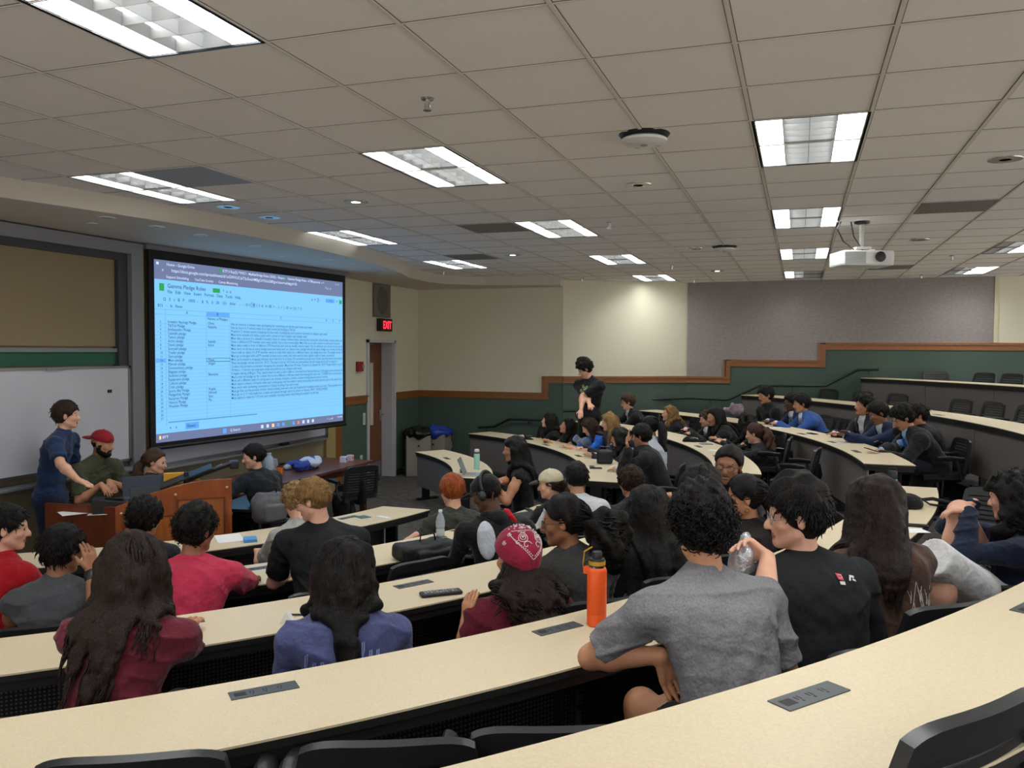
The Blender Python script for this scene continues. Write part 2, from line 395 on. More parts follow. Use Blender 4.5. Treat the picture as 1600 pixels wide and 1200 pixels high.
vent(-7, 12, VENT, 'small grey ceiling vent by the far corner over the door'); vent(2, 17, VENT, 'grey ceiling vent low behind the projector')
vent(-7, 3, M('grey-blue acoustic tile', '9aa3b0', .95), 'odd blue-grey ceiling tile beside the left troffer light', False, 'ceiling tile', 'ceiling_tile')
CHROME = M('chrome trim', 'c8c8c8', .2, metal=.9); DLON = emis('lit downlight', 'fff6e4', 8)
def downlight(p, lit, label, r=.085):
    o = E('downlight', label, 'downlight', p, 0, 'round recessed downlights')
    MB().lathe([(r+.018, -.006), (r+.02, 0), (r, .0), (r, -.004)][::-1], 24).build('trim_ring', WHT if r < .08 else CHROME, o, True)
    MB().lathe([(r, -.003), (r*.99, -.002)], 24).build('reflector', DLON if lit else M('dark downlight reflector', '4a4742', .25, metal=.7), o)
    MB().lathe([(r*.45, -.006), (r*.4, -.004)], 16).build('bulb', DLON if lit else WHT, o)
for (i, j), lit, lb in [((-5.5, 5.6), 1, 'lit downlight right of the left troffer light, over the lectern'), ((-7.5, 5.4), 0, 'dark downlight at the left, nearer of two side by side'), ((-7.5, 6.4), 0, 'dark downlight at the left, farther of two side by side'), ((-1.5, 5.6), 0, 'dark downlight beyond the round ceiling speaker'),
   ((-5.5, 12.4), 1, 'lit downlight right of the grey vent, mid ceiling'), ((-1.6, 17.3), 1, 'far lit downlight before the fabric wall'), ((-1.6, 12.4), 0, 'dark downlight left of the far round speaker'), ((2.5, 5.4), 0, 'dark downlight near the right edge of the view'), ((2.5, 12.2), 0, 'dark downlight right of the projector'), ((1.5, 17.0), 0, 'small dark downlight below the projector'), ((-6.5, 12.5), 0, 'dark downlight by the small grey vent')]:
    x, y = X0+i*T_, Y0+j*T_; downlight((x, y, H), lit, lb)
for u, v, k in [(167, 340, 0), (245, 354, 1), (313, 367, 2), (398, 384, 3), (512, 406, 4), (548, 413, 5), (590, 420, 6), (144, 349, 7), (440, 400, 8)]:
    p = at(u, v, HL); downlight(p, 0, 'small downlight in the dropped front ceiling, number %s from the left' % ['two', 'three', 'four', 'five', 'seven', 'eight', 'nine', 'one', 'six'][k], .05 if k < 7 else .025)
for k, (i, j) in enumerate([(-2.5, 1.5), (-2.5, 8.5), (-2.5, 15.5), (-5.5, 18.5), (-2.5, 19.9), (3.5, 15.2), (3.5, 20), (-8.5, 8.5), (-8.5, 15.5)]):
    x, y = X0+i*T_, Y0+j*T_; o = E('sprinkler', ['nearest sprinkler head, hanging over the middle of the near rows', 'sprinkler head in the mid ceiling right of a troffer', 'sprinkler head near the far cream wall, right one', 'sprinkler head by the top corner of the side wall', 'sprinkler head by the fabric wall edge', 'sprinkler head at right beyond the projector', 'farthest sprinkler head at right over the fabric wall', 'sprinkler head over the top of the screen', 'sprinkler head at the fascia corner above the door'][k], 'sprinkler', (x, y, H), 0)
    MB().lathe([(.035, 0), (.03, -.008), (.014, -.01)][::-1], 16).build('escutcheon', CHROME, o, True)
    MB().lathe([(.010, -.055), (.012, -.01)], 10).tube([(.012, 0, -.02), (.014, 0, -.045), (0, 0, -.058)], .003, 6).tube([(-.012, 0, -.02), (-.014, 0, -.045), (0, 0, -.058)], .003, 6).build('frame', CHROME, o, True)
    MB().lathe([(.022, -.062), (.022, -.058)], 14).build('deflector', CHROME, o)
for k, (i, j) in enumerate([(-1, 3.2), (-1, 12.2)]):
    o = E('ceiling_speaker', ['round white ceiling device nearer the camera, right of the near sprinkler', 'round white ceiling device farther away, left of the projector'][k], 'ceiling device', (X0+i*T_, Y0+j*T_, H))
    MB().lathe([(.06, -.02), (.135, -.018), (.15, 0)], 32).build('mount_plate', BLKM, o, True)
    MB().lathe([(.03, -.062), (.1, -.058), (.132, -.045), (.136, -.032), (.12, -.02)], 32).build('housing', WHT, o, True)
    MB().lathe([(.02, -.066), (.022, -.06)], 12).build('sensor', M('grey lens', '77787a', .3), o)
    for a in (.6, 2.2, 3.9): MB().sphere((.09*math.cos(a), .09*math.sin(a), -.058), (.018, .018, .006)).build('cover_bump', M('pale grey plastic', 'b9b9b8', .5), o, True)
# projector
px, py = X0+1.35*T_, Y0+9.6*T_
o = E('projector', 'white projector hanging on a ceiling pole mount', 'projector', (px, py, H), R(200))
MB().lathe([(.075, -.0), (.07, -.02), (.025, -.03)][::-1], 20).build('ceiling_plate', BLKM, o, True)
MB().lathe([(.022, -.25), (.024, -.03)], 14).build('pole', M('pale metal', 'b8b7b2', .35, metal=.6), o, True)
MB().cbox((0, 0, -.26), (.14, .12, .02)).tube([(-.1, -.08, -.29), (0, 0, -.26), (.1, .08, -.29)], .012).tube([(.1, -.08, -.29), (0, 0, -.26), (-.1, .08, -.29)], .012).build('mount_bracket', WHT, o)
MB().box((-.25, -.17, -.44), (.25, .17, -.295)).build('housing', WHT, o, bevel=.02)
g = MB()
for k in range(9): g.cbox((-.13+k*.0, -.1725, -.415+k*.0125), (.2, .004, .006))
g.build('vent_grille', M('grey slats', '8c8c8c', .5), o)
g = MB()
for k in range(9): g.cbox((.13, .1725, -.415+k*.0125), (.2, .004, .006))
g.build('vent_grille', MATS['grey slats'], o)
MB().lathe([(.04, 0), (.05, .03), (.03, .035)], 20, Matrix.Translation((-.1, .17, -.36)) @ Matrix.Rotation(-PI/2, 4, 'X')).build('lens', BLK, o, True)
MB().tube([(.05, 0, -.29), (.2, .05, -.2), (.26, .05, -.08), (.22, .05, 0)], .006, 8).build('cable', BLK, o, True)
MB().tube([(-.02, 0, -.29), (.1, .05, -.15), (.13, .05, 0)], .006, 8).build('cable', BLK, o, True)
MB().cbox((.18, .05, -.004), (.16, .1, .012)).build('cable_plate', WHT, o)
# ------------------------------------------------------------------ door, exit sign, speaker, boards, screen
x = XW
o = E('door_frame', 'white steel door frame of the wooden door at the front wall', 'door frame', (x, 13, 0)); o['kind'] = 'structure'; o.name = 'door_1'; del o['category']; del o['label']
WF = M('white steel frame', 'c6c6ca', .5)
f = MB()
for a, b, c, d in ((12.48, 12.54, 0, 2.45), (13.46, 13.52, 0, 2.45), (12.48, 13.52, 2.40, 2.45)): f.box((-.31, a-13, c), (.035, b-13, d))
f.box((-.22, 13.44-13, 0), (.0, 13.46-13, 2.4)); f.build('door_casing', WF, o)
BX('door_leaf', (-.27, 12.54-13, .01), (-.225, 13.46-13, 2.40), DOORW, o)
BX('threshold', (-.3, 12.54-13, -.05), (.0, 13.46-13, .0), CARPET, o)
BX('kick_plate', (-.225, 12.58-13, .03), (-.221, 13.42-13, .28), ALU, o)
lt = MB().box((-.225, 13.02-13, .95), (-.215, 13.13-13, 2.05)); lt.build('narrow_window', M('pale door glass', 'd8d2c0', .15), o)
MB().box((-.225, 12.6-13, 1.62), (-.215, 12.8-13, 1.8)).build('room_plate', PAPER, o)
h = MB().box((-.225, 13.36-13, 1.0), (-.215, 13.42-13, 1.2)).tube([(-.215, 13.39-13, 1.12), (-.15, 13.39-13, 1.12), (-.15, 13.26-13, 1.12)], .012); h.build('door_handle', CHROME, o, True)
MB().box((-.225, 12.56-13, 2.25), (-.16, 12.8-13, 2.33)).tube([(-.17, 12.7-13, 2.36), (-.12, 13.0-13, 2.38)], .01).build('door_closer', GRAYM, o)
o = E('wall_speaker', 'grey rectangular loudspeaker grille on the wall above the red exit sign', 'speaker', (x, 13.0, 2.84))
BX('cabinet', (0, -.30, 0), (.04, .30, .58), M('grey steel', '6e6b66', .6), o, .006)
MB().lathe([(.2, 0), (.19, .006)], 32, Matrix.Translation((.04, 0, .29)) @ Matrix.Rotation(PI/2, 4, 'Y') @ Matrix.Scale(1.2, 4, (1, 0, 0))).build('grille', M('grey perforated grille', '5d5a56', .7), o)
o = E('exit_sign', 'red lit exit sign in a black box above the wooden door', 'exit sign', (x, 13.05, 2.6))
BX('housing', (0, -.2, 0), (.1, .2, .22), BLKM, o, .006)
REDE = emis('red lit letters', 'ff2a3c', 2.2, '400000'); FACE = emis('dim red sign face', '7a0f1c', .10, '2a0508')
BX('face', (.1, -.17, .02), (.103, .17, .20), FACE, o)
def text_mesh(txt, size, font_off=0.0, extr=0.0, align='LEFT', sx=1.0):
    cu = bpy.data.curves.new('t', 'FONT'); cu.body = txt; cu.size = size; cu.align_x = align; cu.extrude = extr; cu.offset = font_off; cu.resolution_u = 2
    ob = bpy.data.objects.new('t', cu); COL.objects.link(ob); dg = bpy.context.evaluated_depsgraph_get()
    me = ob.evaluated_get(dg).to_mesh(); vs = [(v.co.x*sx, v.co.y, v.co.z) for v in me.vertices]; fs = [tuple(p.vertices) for p in me.polygons]
    ob.evaluated_get(dg).to_mesh_clear(); bpy.data.objects.remove(ob); bpy.data.curves.remove(cu); return vs, fs
# plane facing +X: local x -> +Y, local y -> +Z
TY = lambda p: Matrix(((0, 0, 1, p[0]), (1, 0, 0, p[1]), (0, 1, 0, p[2]), (0, 0, 0, 1)))
vs, fs = text_mesh('EXIT', .185, .004, .001, 'CENTER', .8); MB().add(vs, fs, TY((.1045, 0, .045))).build('lettering', REDE, o)
o = E('fire_alarm', 'small red fire alarm strobe on the cream wall left of the door', 'fire alarm', (x, 12.22, 1.92))
BX('housing', (0, -.09, 0), (.06, .08, .16), M('red plastic', '8f1f24', .4), o, .008); BX('strobe_lens', (.06, .01, .05), (.08, .07, .11), M('clear grey lens', '9b8f90', .2), o, .004)
def plate(name, label, cat, p, rz, wd=.075, ht=.12, c=WHT):
    o = E(name, label, cat, p, rz); BX('cover_plate', (-wd/2, -.01, -ht/2), (wd/2, 0, ht/2), c, o, .003)
    BX('insert', (-wd*.22, -.014, -ht*.3), (wd*.22, -.01, ht*.3), M('ivory plastic', 'c9c4b4', .4), o)
plate('light_switch', 'white light switch on the green wall left of the door frame', 'light switch', (x+.013, 12.38, 1.12), PI/2, .08, .2)
plate('wall_outlet', 'white wall outlet low on the green wall behind the wooden table end', 'outlet', (x+.013, 12.28, .46), PI/2)
plate('wall_outlet', 'white wall outlet on the dark green wall right of the trash bins', 'outlet', (-6.22, YS-.013, .49), 0)
o = E('wall_cabinet', 'small wall box with white plate behind the standing man in black', 'wall box', (-3.62, 14.74, 1.5), math.atan2(1.25, 2.05))
BX('box', (-.14, -.05, -.17), (.14, -.005, .17), M('grey green box', '52625a', .4), o, .006); BX('switch_plate', (-.03, -.058, -.1), (.05, -.05, .1), M('ivory plate', 'd8d3bd', .4), o)
# whiteboard bay at the left
o = E('whiteboard', 'sliding whiteboard bay with a tan panel, green strip and large whiteboard at the left', 'whiteboard', (x, 5.2, 0)); y_ = -5.2
z = lambda r: CAMZ+r
f = MB().box((0, 7.12+y_, z(-1.34)), (.16, 7.29+y_, z(1.125))).box((0, 2.6+y_, z(1.0)), (.16, 7.12+y_, z(1.125))).box((0, 2.6+y_, z(-1.32)), (.16, 7.12+y_, z(-1.27)))
f.build('aluminium_frame', GRAYM, o, bevel=.004)
MB().box((.02, 6.99+y_, z(-1.27)), (.1, 7.12+y_, z(1.0))).box((.02, 2.6+y_, z(.93)), (.1, 6.99+y_, z(1.0))).build('dark_channel', M('dark grey channel', '3b3b40', .5), o)
BX('tan_panel', (.03, 2.6+y_, z(0.02)), (.05, 6.99+y_, z(.93)), M('tan tack panel', '8f8064', .9), o)
BX('panel_rail', (.03, 2.6+y_, z(-.04)), (.075, 6.99+y_, z(0.0)), GRAYM, o)
BX('green_chalkboard', (.03, 2.6+y_, z(-.17)), (.05, 6.99+y_, z(-.04)), M('green chalkboard', '1f5a44', .6), o)
BX('writing_surface', (.10, 2.6+y_, z(-1.18)), (.125, 7.08+y_, z(-.21)), M('smeared whiteboard', 'c9cad2', .3, var=.04, vs=1.6), o)
MB().box((.095, 2.6+y_, z(-.21)), (.135, 7.11+y_, z(-.185))).box((.095, 7.08+y_, z(-1.2)), (.135, 7.11+y_, z(-.185))).box((.095, 2.6+y_, z(-1.2)), (.135, 7.11+y_, z(-1.175))).box((.135, 6.05+y_, z(-.215)), (.15, 6.25+y_, z(-.19))).build('board_frame', ALU, o)
BX('magnet', (.125, 6.8+y_, z(-.46)), (.135, 6.85+y_, z(-.43)), DARK, o)
BX('pen_tray', (.1, 2.6+y_, z(-1.29)), (.26, 7.25+y_, z(-1.265)), GRAYM, o, .004)
o = E('whiteboard', 'lower edge of the grey whiteboard and tray showing below the projection screen', 'whiteboard', (x, 9.3, 0)); y_ = -9.3
BX('writing_surface', (.05, 7.55+y_, z(-1.3)), (.09, 11.05+y_, z(.6)), M('grey whiteboard', 'b4b5c2', .4), o)
MB().box((.05, 7.5+y_, z(-1.34)), (.11, 11.1+y_, z(-1.3))).box((.05, 11.05+y_, z(-1.34)), (.11, 11.1+y_, z(.6))).build('board_frame', ALU, o)
BX('pen_tray', (.09, 7.5+y_, z(-1.36)), (.2, 10.95+y_, z(-1.335)), GRAYM, o, .004)
MB().cbox((.15, 9.9+y_, z(-1.315)), (.05, .16, .035)).build('eraser', DARK, o)
trim(BX('t', (x, 7.31, 0), (x+.05, 7.46, HL), M('tan column', 'a08c5c', .8))); trim(BX('t', (x, 11.13, 0), (x+.06, 11.40, cz-.9), M('tan column', 'a08c5c', .8)))
# projection screen
p0 = onx(232, 387, -6.72); p1 = onx(539.5, 428, -6.33); d = (p1-p0); d.z = 0; SW = d.length; ang = math.atan2(d.y, d.x)
zb, zt = CAMZ-1.105, CAMZ+1.085
o = E('projection_screen', 'large projection screen with a black border showing a blue spreadsheet', 'projection screen', (p0.x, p0.y, 0), ang)
# local x along the screen, -y toward the room
bt, bs, bb = .105, .085, .06
fr = MB().box((0, 0, zb), (SW, .03, zt)); fr.build('black_border', M('black screen cloth', '07080b', .7), o)
MB().tube([(-.02, .01, zb), (SW+.02, .01, zb)], .022, 10).build('bottom_bar', BLKM, o, True)
BX('screen_case', (-.04, -.02, zt-.005), (SW+.04, .09, zt+.05), M('grey case', '6b6b72', .5), o)
SE = .9
def emat(n, c, k=1.0): return emis('screen light '+n, c, SE*k, '101010')
IW, IH = SW-2*bs+.03, zt-zb-bt-bb; ix, iz = bs-.015, zb+bb
SB = emat('blue', '7fc8ff', 1.0); SG = emat('grey', '6f7ba2', .95); ST = emat('ink', '2c5585', .7); SLN = emat('line', '5fa6df', .8); SGN = emat('green', '27a95f', .9); SW_ = emat('pale', 'cfe0ff', 1.0); SBL = emat('selected', '5ea6f4', 1.0); SPK = emat('task icons', 'ffd9a0', 1.0); SRD = emat('red icon', 'f08a7a', .9)
scr = [SB, SG, ST, SLN, SGN, SW_, SBL, SPK, SRD]
im = MB(); W_, H_ = 100.0, 100.0*IH/IW; fy = lambda y: y*.72 if y <= 27 else y
def q(x0, y0, x1, y1, mi, dz=.002):    # y downward in units of 1/100 width
    y0, y1 = fy(y0), fy(y1); im.mi = mi; X = lambda a: ix+a/100*IW; Y = lambda b: iz+IH-b/100*IW
    im.add([(X(x0), -dz, Y(y1)), (X(x1), -dz, Y(y1)), (X(x1), -dz, Y(y0)), (X(x0), -dz, Y(y0))], [(0, 1, 2, 3)])
def tx(x0, y0, s, txt, mi=2, dz=.004, sx=1.0):
    y0 = fy(y0); vs, fs = text_mesh(txt, s*.86/100*IW*1.3, .0004); im.mi = mi
    T = Matrix(((sx, 0, 0, ix+x0/100*IW), (0, 0, -1, -dz), (0, 1, 0, iz+IH-y0/100*IW), (0, 0, 0, 1))); im.add(vs, fs, T)
q(0, 0, 100, H_, 0); q(0, 0, 100, 8.8, 1, .003); q(0, H_-2.9, 100, H_, 1, .003)
q(.8, 1, 1.8, 2.2, 5, .004); tx(5, 2.3, 1.2, 'Home - Google Drive', 5); q(28, .8, 29.3, 2.6, 4, .004); tx(30, 2.3, 1.2, 'KTP 5 Rep(2) *WSC? - My Ret', 5); tx(44.5, 2.3, 1.2, 'x  o Bridge Roles (2025) - Respon', 5); q(62.3, .8, 63.6, 2.6, 4, .004); tx(64.5, 2.3, 1.2, 'Gamma Pledge Roles - KTP', 5); tx(79, 2.3, 1.2, 'Responses  x +', 5)
tx(94, 2.2, 1.2, '-  o  x', 5); tx(3, 5.0, 1.3, 'o', 5); tx(7, 5.0, 1.35, 'https://docs.google.com/spreadsheets/d/1eGWVUCtkT5uEwaHMBgCAYkScGl8Fgvn?view=edit#gid=50', 5); tx(88, 5.2, 1.2, '* o |  o', 5)
tx(4.8, 7.9, 1.1, 'Support Scheduling', 5); tx(17, 7.9, 1.1, 'YouTube Society', 5); tx(28, 7.9, 1.1, 'Canvas Monitoring', 5)
q(1.9, 10.6, 3.9, 14.0, 4, .004); tx(5.2, 12.4, 1.75, 'Gamma Pledge Roles'); q(25.2, 10.7, 28.6, 12.8, 4, .004); tx(30, 12.4, 1.4, '*  o  o')
tx(5.2, 14.9, 1.35, 'File   Edit   View   Insert   Format   Data   Tools   Help'); tx(79, 12.6, 1.5, 'o  =  [] -'); q(88.3, 10.7, 94.2, 13.0, 6, .004); tx(90, 12.4, 1.2, 'Share'); tx(95.5, 12.6, 1.5, '+'); q(97.6, 10.9, 99.3, 13.2, 4, .004)
tx(3.4, 18.3, 1.3, 'Q   5   c   B   P    100%  -    $   %   .0   .00   123    Arial     -    - 10 +    B  I  S  A   H  EB  =  -  L  +  |  cD  m  [+]  Y  E')
q(44, 16.5, 46.2, 18.7, 2, .0032); q(44.15, 16.65, 46.05, 18.55, 0, .0036); tx(44.4, 18.1, 1.1, '10'); tx(1.2, 21.3, 1.2, 'B12    -   fx   Pavan')
for yy in (22.3, 24.6): q(0, yy, 100, yy+.13, 3, .003)
q(22.1, 22.4, 33.2, 24.6, 6, .0035); tx(13, 24, 1.2, 'A'); tx(27, 24, 1.2, 'B'); tx(60, 24, 1.2, 'C'); tx(88.2, 24, 1.2, 'D'); tx(93, 24, 1.2, 'E'); tx(97.5, 24, 1.2, 'F')
q(4.3, 22.3, 4.42, H_-5.6, 3, .003); q(22.0, 24.7, 22.1, H_-5.6, 3, .003); q(33.2, 24.7, 33.3, H_-5.6, 3, .003)
tx(22.6, 26.3, 1.2, 'Names of Pledges')
rows = [('Investor Apology Pledge', 'Olivia', 'Has to record a 5 minute video apologizing for everything you did the past week each week'), ('TikTok Pledge', 'Natasha', 'Has to record a 3 minute video on a topic events by bringing a TikTok'),
 ('Ambassador Pledge', '', 'Prepare a 5 minute speech recapping the last week of pledgeship and present to brothers at chapter each week'), ('Catwalk pledge', '', 'Must strut catwalk and strike a pose with a picture in each chapter each pledge week'), ('Tattoo pledge', '', 'Must take a picture of a catwalk in location when on campus without them noticing each during the school week; consists tattoo except in the same. You will like to record it each made wrong and'),
 ('Artist pledge', 'Isabella', 'Draw a different KTP member each week quickly, has to have memorabilia. Must take up an extra session in each paper & pencil'), ('David pledge', 'Rahul', 'Must take a walk in front of different UTA fraternity each and say weekly, cannot repeat. Can be whatever you choose to be a portrait, you should respond if in a drawing, behold a week'),
 ('Storytell pledge', '', 'Must carry on all text at every pledge event and enjoy each at a dance move. Juergin will tell the story, dodge at an on-site, bonus pass the pledge will definitely be required in a group for another, can roll any text'),
 ('Trader pledge', '', 'Starts with an object. If a KTP member wants to trade their object for a different object, the pledge has to ask. The pledge carries different trophy to one person story, do the it for the gift'),
 ('Gym pledge', '', 'Must go to the gym with a KTP member at least once a week, and must work at least a gallon cupful of water sometimes'), ('Mom pledge', 'Pavan', 'Must carry around a strapping mill gray short mat form in at times. If it sometimes you get your whole class why that sit you accountable to be doing king, the to a score'),
 ('Planner pledge', 'Avigail', 'Plans the pledge retreat event for 10/12. The plan is due by 10:15 and you memorialize and will design about pull on report it'), ('Documentary pledge', '', 'Creates and presents a precision recapping the semester. Must have 20 slides. Present it at chapter for 10/22. People will be a part for later. The design idea views for questions FR up'),
 ('Bagpipe pledge', '', 'Writes a ~2 minute rap song each week and performs it at chapter each week'), ('Students pledge', 'Bennette', 'It begins during sniffing it. They report event to visit to add a selfie to a brotherhood day like the way. It brought by the architect the pledge became again. The rule for on the pledge event'),
 ('Equipment pledge', '', 'Must order bid pledge on for a week. Not to be a different stuff seen week interviewing the actor war. CODERS has a community range semester words. Leader this role includes one the'), ('Cultural pledge', '', 'Must sell a different dealt of a string text over anyone, and give a clothes contact writing beyond anyone service'),
 ('Critic pledge', '', 'Must report a theory of friends video each week going over the week in words and posing its below word to last to the week cover'), ('Sports Bet Pledge', 'Angela', 'Must work with marketing committee on Quizzy to bring Text each week'), ('PledgeHub Pledge', 'Nimeeh', 'Must go find out the position of their choice brands, entertain crew and hobbies for 4 pledges sheets and nicer. These people are so scared as to include the special majoring video shows etc'),
 ('Reciprain Pledge', 'Sara', 'Must go on 2, 3+ mile walk/runs a week and upload through sports by Strava to Garmin, WHT, WORLDWIDE'), ('History Pledge', 'Pia', 'Must submit a video for 7-10 min each weekday morning session describing the weather for the day'), ('Weather Pledge', '', '')]
y0 = 19.5; dy = (H_-7.2-y0)/26; fy = lambda y: y
for k in range(26):
    yy = y0+k*dy; q(0, yy+dy, 100, yy+dy+.06, 3, .003); tx(2, yy+dy*.8, .9, str(k+2))
    if k == 10: q(22.0, yy, 33.3, yy+dy, 2, .0032); q(22.2, yy+.16, 33.1, yy+dy-.16, 0, .0036); q(.2, yy, 4.2, yy+dy, 6, .0033)
    if k < len(rows):
        a, b, c = rows[k]; tx(5.2, yy+dy*.8, 1.12, a); tx(22.8, yy+dy*.78, 1.12, b)
        vs, fs = text_mesh(c, .0098*IW*1.25, .0003)
        mxw = (66/100*IW); keep = [f for f in fs if max(vs[i][0] for i in f) < mxw]
        im.mi = 2; im.add(vs, keep, Matrix(((1, 0, 0, ix+.338*IW), (0, 0, -1, -.004), (0, 1, 0, iz+IH-(yy+dy*.75)/100*IW), (0, 0, 0, 1))))
fy = lambda y: y
q(5, H_-6.6, 47, H_-6.2, 3, .003); tx(5.5, H_-4.0, 1.3, '+    ='); q(12.3, H_-5.7, 18.2, H_-3.5, 6, .0035); tx(13, H_-4.1, 1.3, 'Sheet1  -')
tx(2.5, H_-1.2, 1.2, '89°F', 5); q(1.2, H_-2.2, 2.0, H_-1.0, 7, .004); q(29.5, H_-2.3, 31.2, H_-.6, 6, .004); tx(33, H_-1.0, 1.2, 'Q Search', 5)
for k, mi in enumerate((5, 5, 7, 6, 6, 4, 6, 8, 5, 5, 5)): q(49+k*3, H_-2.1, 50.3+k*3, H_-.8, mi, .004)
tx(89, H_-1.1, 1.0, '^  o  wifi', 5); tx(96, H_-1.5, .9, '7:42 PM', 5)
im.build('projected_image', scr, o)
# ------------------------------------------------------------------ desks
DA = {('C', 1): (-58, None), ('C', 2): (-57, None), ('C', 3): (-55, None), ('C', 4): (-53.5, None), ('C', 5): (-50, None),
      ('W', 1): (9.30, 53.2), ('W', 2): (8.87, 63), ('W', 3): (8.57, 52.9), ('W', 4): (8.68, 52.6), ('W', 5): (8.95, 46), ('W', 6): (8.9, 39.4)}
PD = {('C', 1): [-18.3], ('C', 2): [-37.3, -24], ('C', 3): [-41.9, -33.1, -24], ('C', 4): [-42.7, -35.3, -18], ('C', 5): [-38.1, -31.6], ('W', 1): [40.9, 24.5], ('W', 2): [42.2, 28.9, 18.5],
      ('W', 3): [43, 33, 22.1, 14.4], ('W', 4): [23.1, 16.5, 10.5, 34], ('W', 5): [26, 19], ('W', 6): []}
DL = {('C', 1): 'curved cream desk in the front row before the wooden lectern', ('C', 2): 'curved cream desk carrying the water bottle and black backpack, second row', ('C', 3): 'curved cream desk carrying the black remote, third row', ('C', 4): 'curved cream desk carrying the orange bottle, fourth row', ('C', 5): 'nearest curved cream desk at the bottom right of the view',
      ('W', 1): 'short curved cream desk with the open laptop, grey front, facing the door', ('W', 2): 'curved desk with grey front panels, lowest long row on the far side', ('W', 3): 'curved grey-fronted desk where the woman with clasped hands in a black suit sits', ('W', 4): 'curved grey-fronted desk where the men in blue suits sit', ('W', 5): 'long empty curved desk with grey front panels behind the men in suits', ('W', 6): 'topmost far desk with grey front panels, under the fabric wall'}
def pdu(par, n, ang, r, kind):
    z = DZ[n]; c = ringpt(n, ang, r); T = Matrix.Translation((c.x, c.y, z)) @ Matrix.Rotation(R(ang), 4, 'Z')
    L, Wd = .208, .062
    f = MB().box((-Wd/2, -L/2, 0), (Wd/2, L/2, .003)).build('power_outlet', PDUM, par, T=T); 
    f.matrix_basis = T
    s = MB()
    for yy in (-.035, .005, .05):
        s.box((-.012, yy-.008, .003), (.004, yy-.005, .0036)).box((-.012, yy+.002, .003), (.004, yy+.005, .0036)).box((.008, yy-.003, .003), (.014, yy+.002, .0036))
    s.box((-.014, -.09, .003), (.014, -.055, .0034)); s.build('socket', DARK, f)
def uvarc(c, r, a0, a1, z0, z1, y0, y1, mat, name, par):
    n = 24; me = bpy.data.meshes.new(name); vs = []; uv = []
    b0, b1 = a0, a1
    if y0 is not None: b0 = math.degrees(math.asin((y0-c[1])/r))
    if y1 is not None: b1 = math.degrees(math.asin((y1-c[1])/r))
    for i in range(n+1):
        a = R(b0+(b1-b0)*i/n)
        for z_ in (z0, z1): vs.append((c[0]+r*math.cos(a), c[1]+r*math.sin(a), z_)); uv.append((a*r, z_))
    for i in range(n+1):
        a = R(b0+(b1-b0)*i/n)
        for z_ in (z0, z1): vs.append((c[0]+(r-.004)*math.cos(a), c[1]+(r-.004)*math.sin(a), z_)); uv.append((a*r, z_))
    fs = [(2*i, 2*i+2, 2*i+3, 2*i+1) for i in range(n)]; k = 2*n+2; fs += [(k+2*i, k+2*i+1, k+2*i+3, k+2*i+2) for i in range(n)]
    fs += [(2*i+1, 2*i+3, k+2*i+3, k+2*i+1) for i in range(n)]+[(2*i, k+2*i, k+2*i+2, 2*i+2) for i in range(n)]
    me.from_pydata(vs, [], fs); l = me.uv_layers.new(name='uv')
    for lp in me.loops: l.data[lp.index].uv = uv[lp.vertex_index]
    me.materials.append(mat); o = bpy.data.objects.new(name, me); COL.objects.link(o); o.parent = par; return o
for (side, n), (e0, e1) in DA.items():
    c = RC[n]; r0, r1 = RR[n], RR[n]+RW[n]; z = DZ[n]; fz = FZ[n]
    o = E('curved_desk', DL[(side, n)], 'desk', (0, 0, 0), 0, 'curved lecture desks')
    if side == 'C': kw = dict(a0=e0, a1=0, y1=7.31)
    else: kw = dict(a0=0, a1=e1, y0=e0)
    MB().arc(c, r0, r1, z0=z-.007, z1=z, n=48, **kw).build('desktop', LAM, o, smooth=True)
    MB().arc(c, r0+.001, r1-.001, z0=z-.032, z1=z-.0072, n=48, **kw).build('edge_band', EDGE, o, smooth=True)
    def clip(k, d): 
        q_ = dict(kw)
        if 'y1' in q_: q_['y1'] -= d
        if 'y0' in q_: q_['y0'] += d
        return q_
    MB().arc(c, r0+.012, r1-.012, z0=z-.07, z1=z-.0325, n=48, **clip(kw, .012)).build('under_frame', EDGE, o, smooth=True)
    # front panels in units, each a part
    ya = math.degrees(math.asin((e0-c[1])/r0)) if side == 'W' else e0; yb = e1 if side == 'W' else math.degrees(math.asin((7.25-c[1])/r0))
    k = max(1, round(abs(yb-ya)*PI/180*r0/1.45)); bot = fz+.16 if n > 1 else fz+.22
    for i in range(k):
        a, b = ya+(yb-ya)*i/k, ya+(yb-ya)*(i+1)/k; g = math.degrees(.006/r0)
        MB().arc(c, r0+.03, r0+.05, a+g, b-g, bot, z-.07, n=10).build('front_panel', GPAN, o, smooth=True)
        uvarc(c, r0+.075, a+g*3, b-g*3, bot+.1, z-.10, None, None, PERF, 'perforated_panel', o)
        lg = MB(); am = a+(b-a)*.02 if i else a+g*2
        for aa in ([am] if i < k-1 else [am, b-g*3]):
            P = ringpt(n, aa, r0+.17); T = Matrix.Translation((P.x, P.y, 0)) @ Matrix.Rotation(R(aa), 4, 'Z')
            l = MB().cbox((0, 0, (fz+z-.07)/2), (.12, .04, z-.07-fz)).cbox((.03, 0, fz+.02), (.36, .05, .035)).build('leg', BLKM, o); l.matrix_basis = T
    for a in PD[(side, n)]: pdu(o, n, a, r0+.12, side)
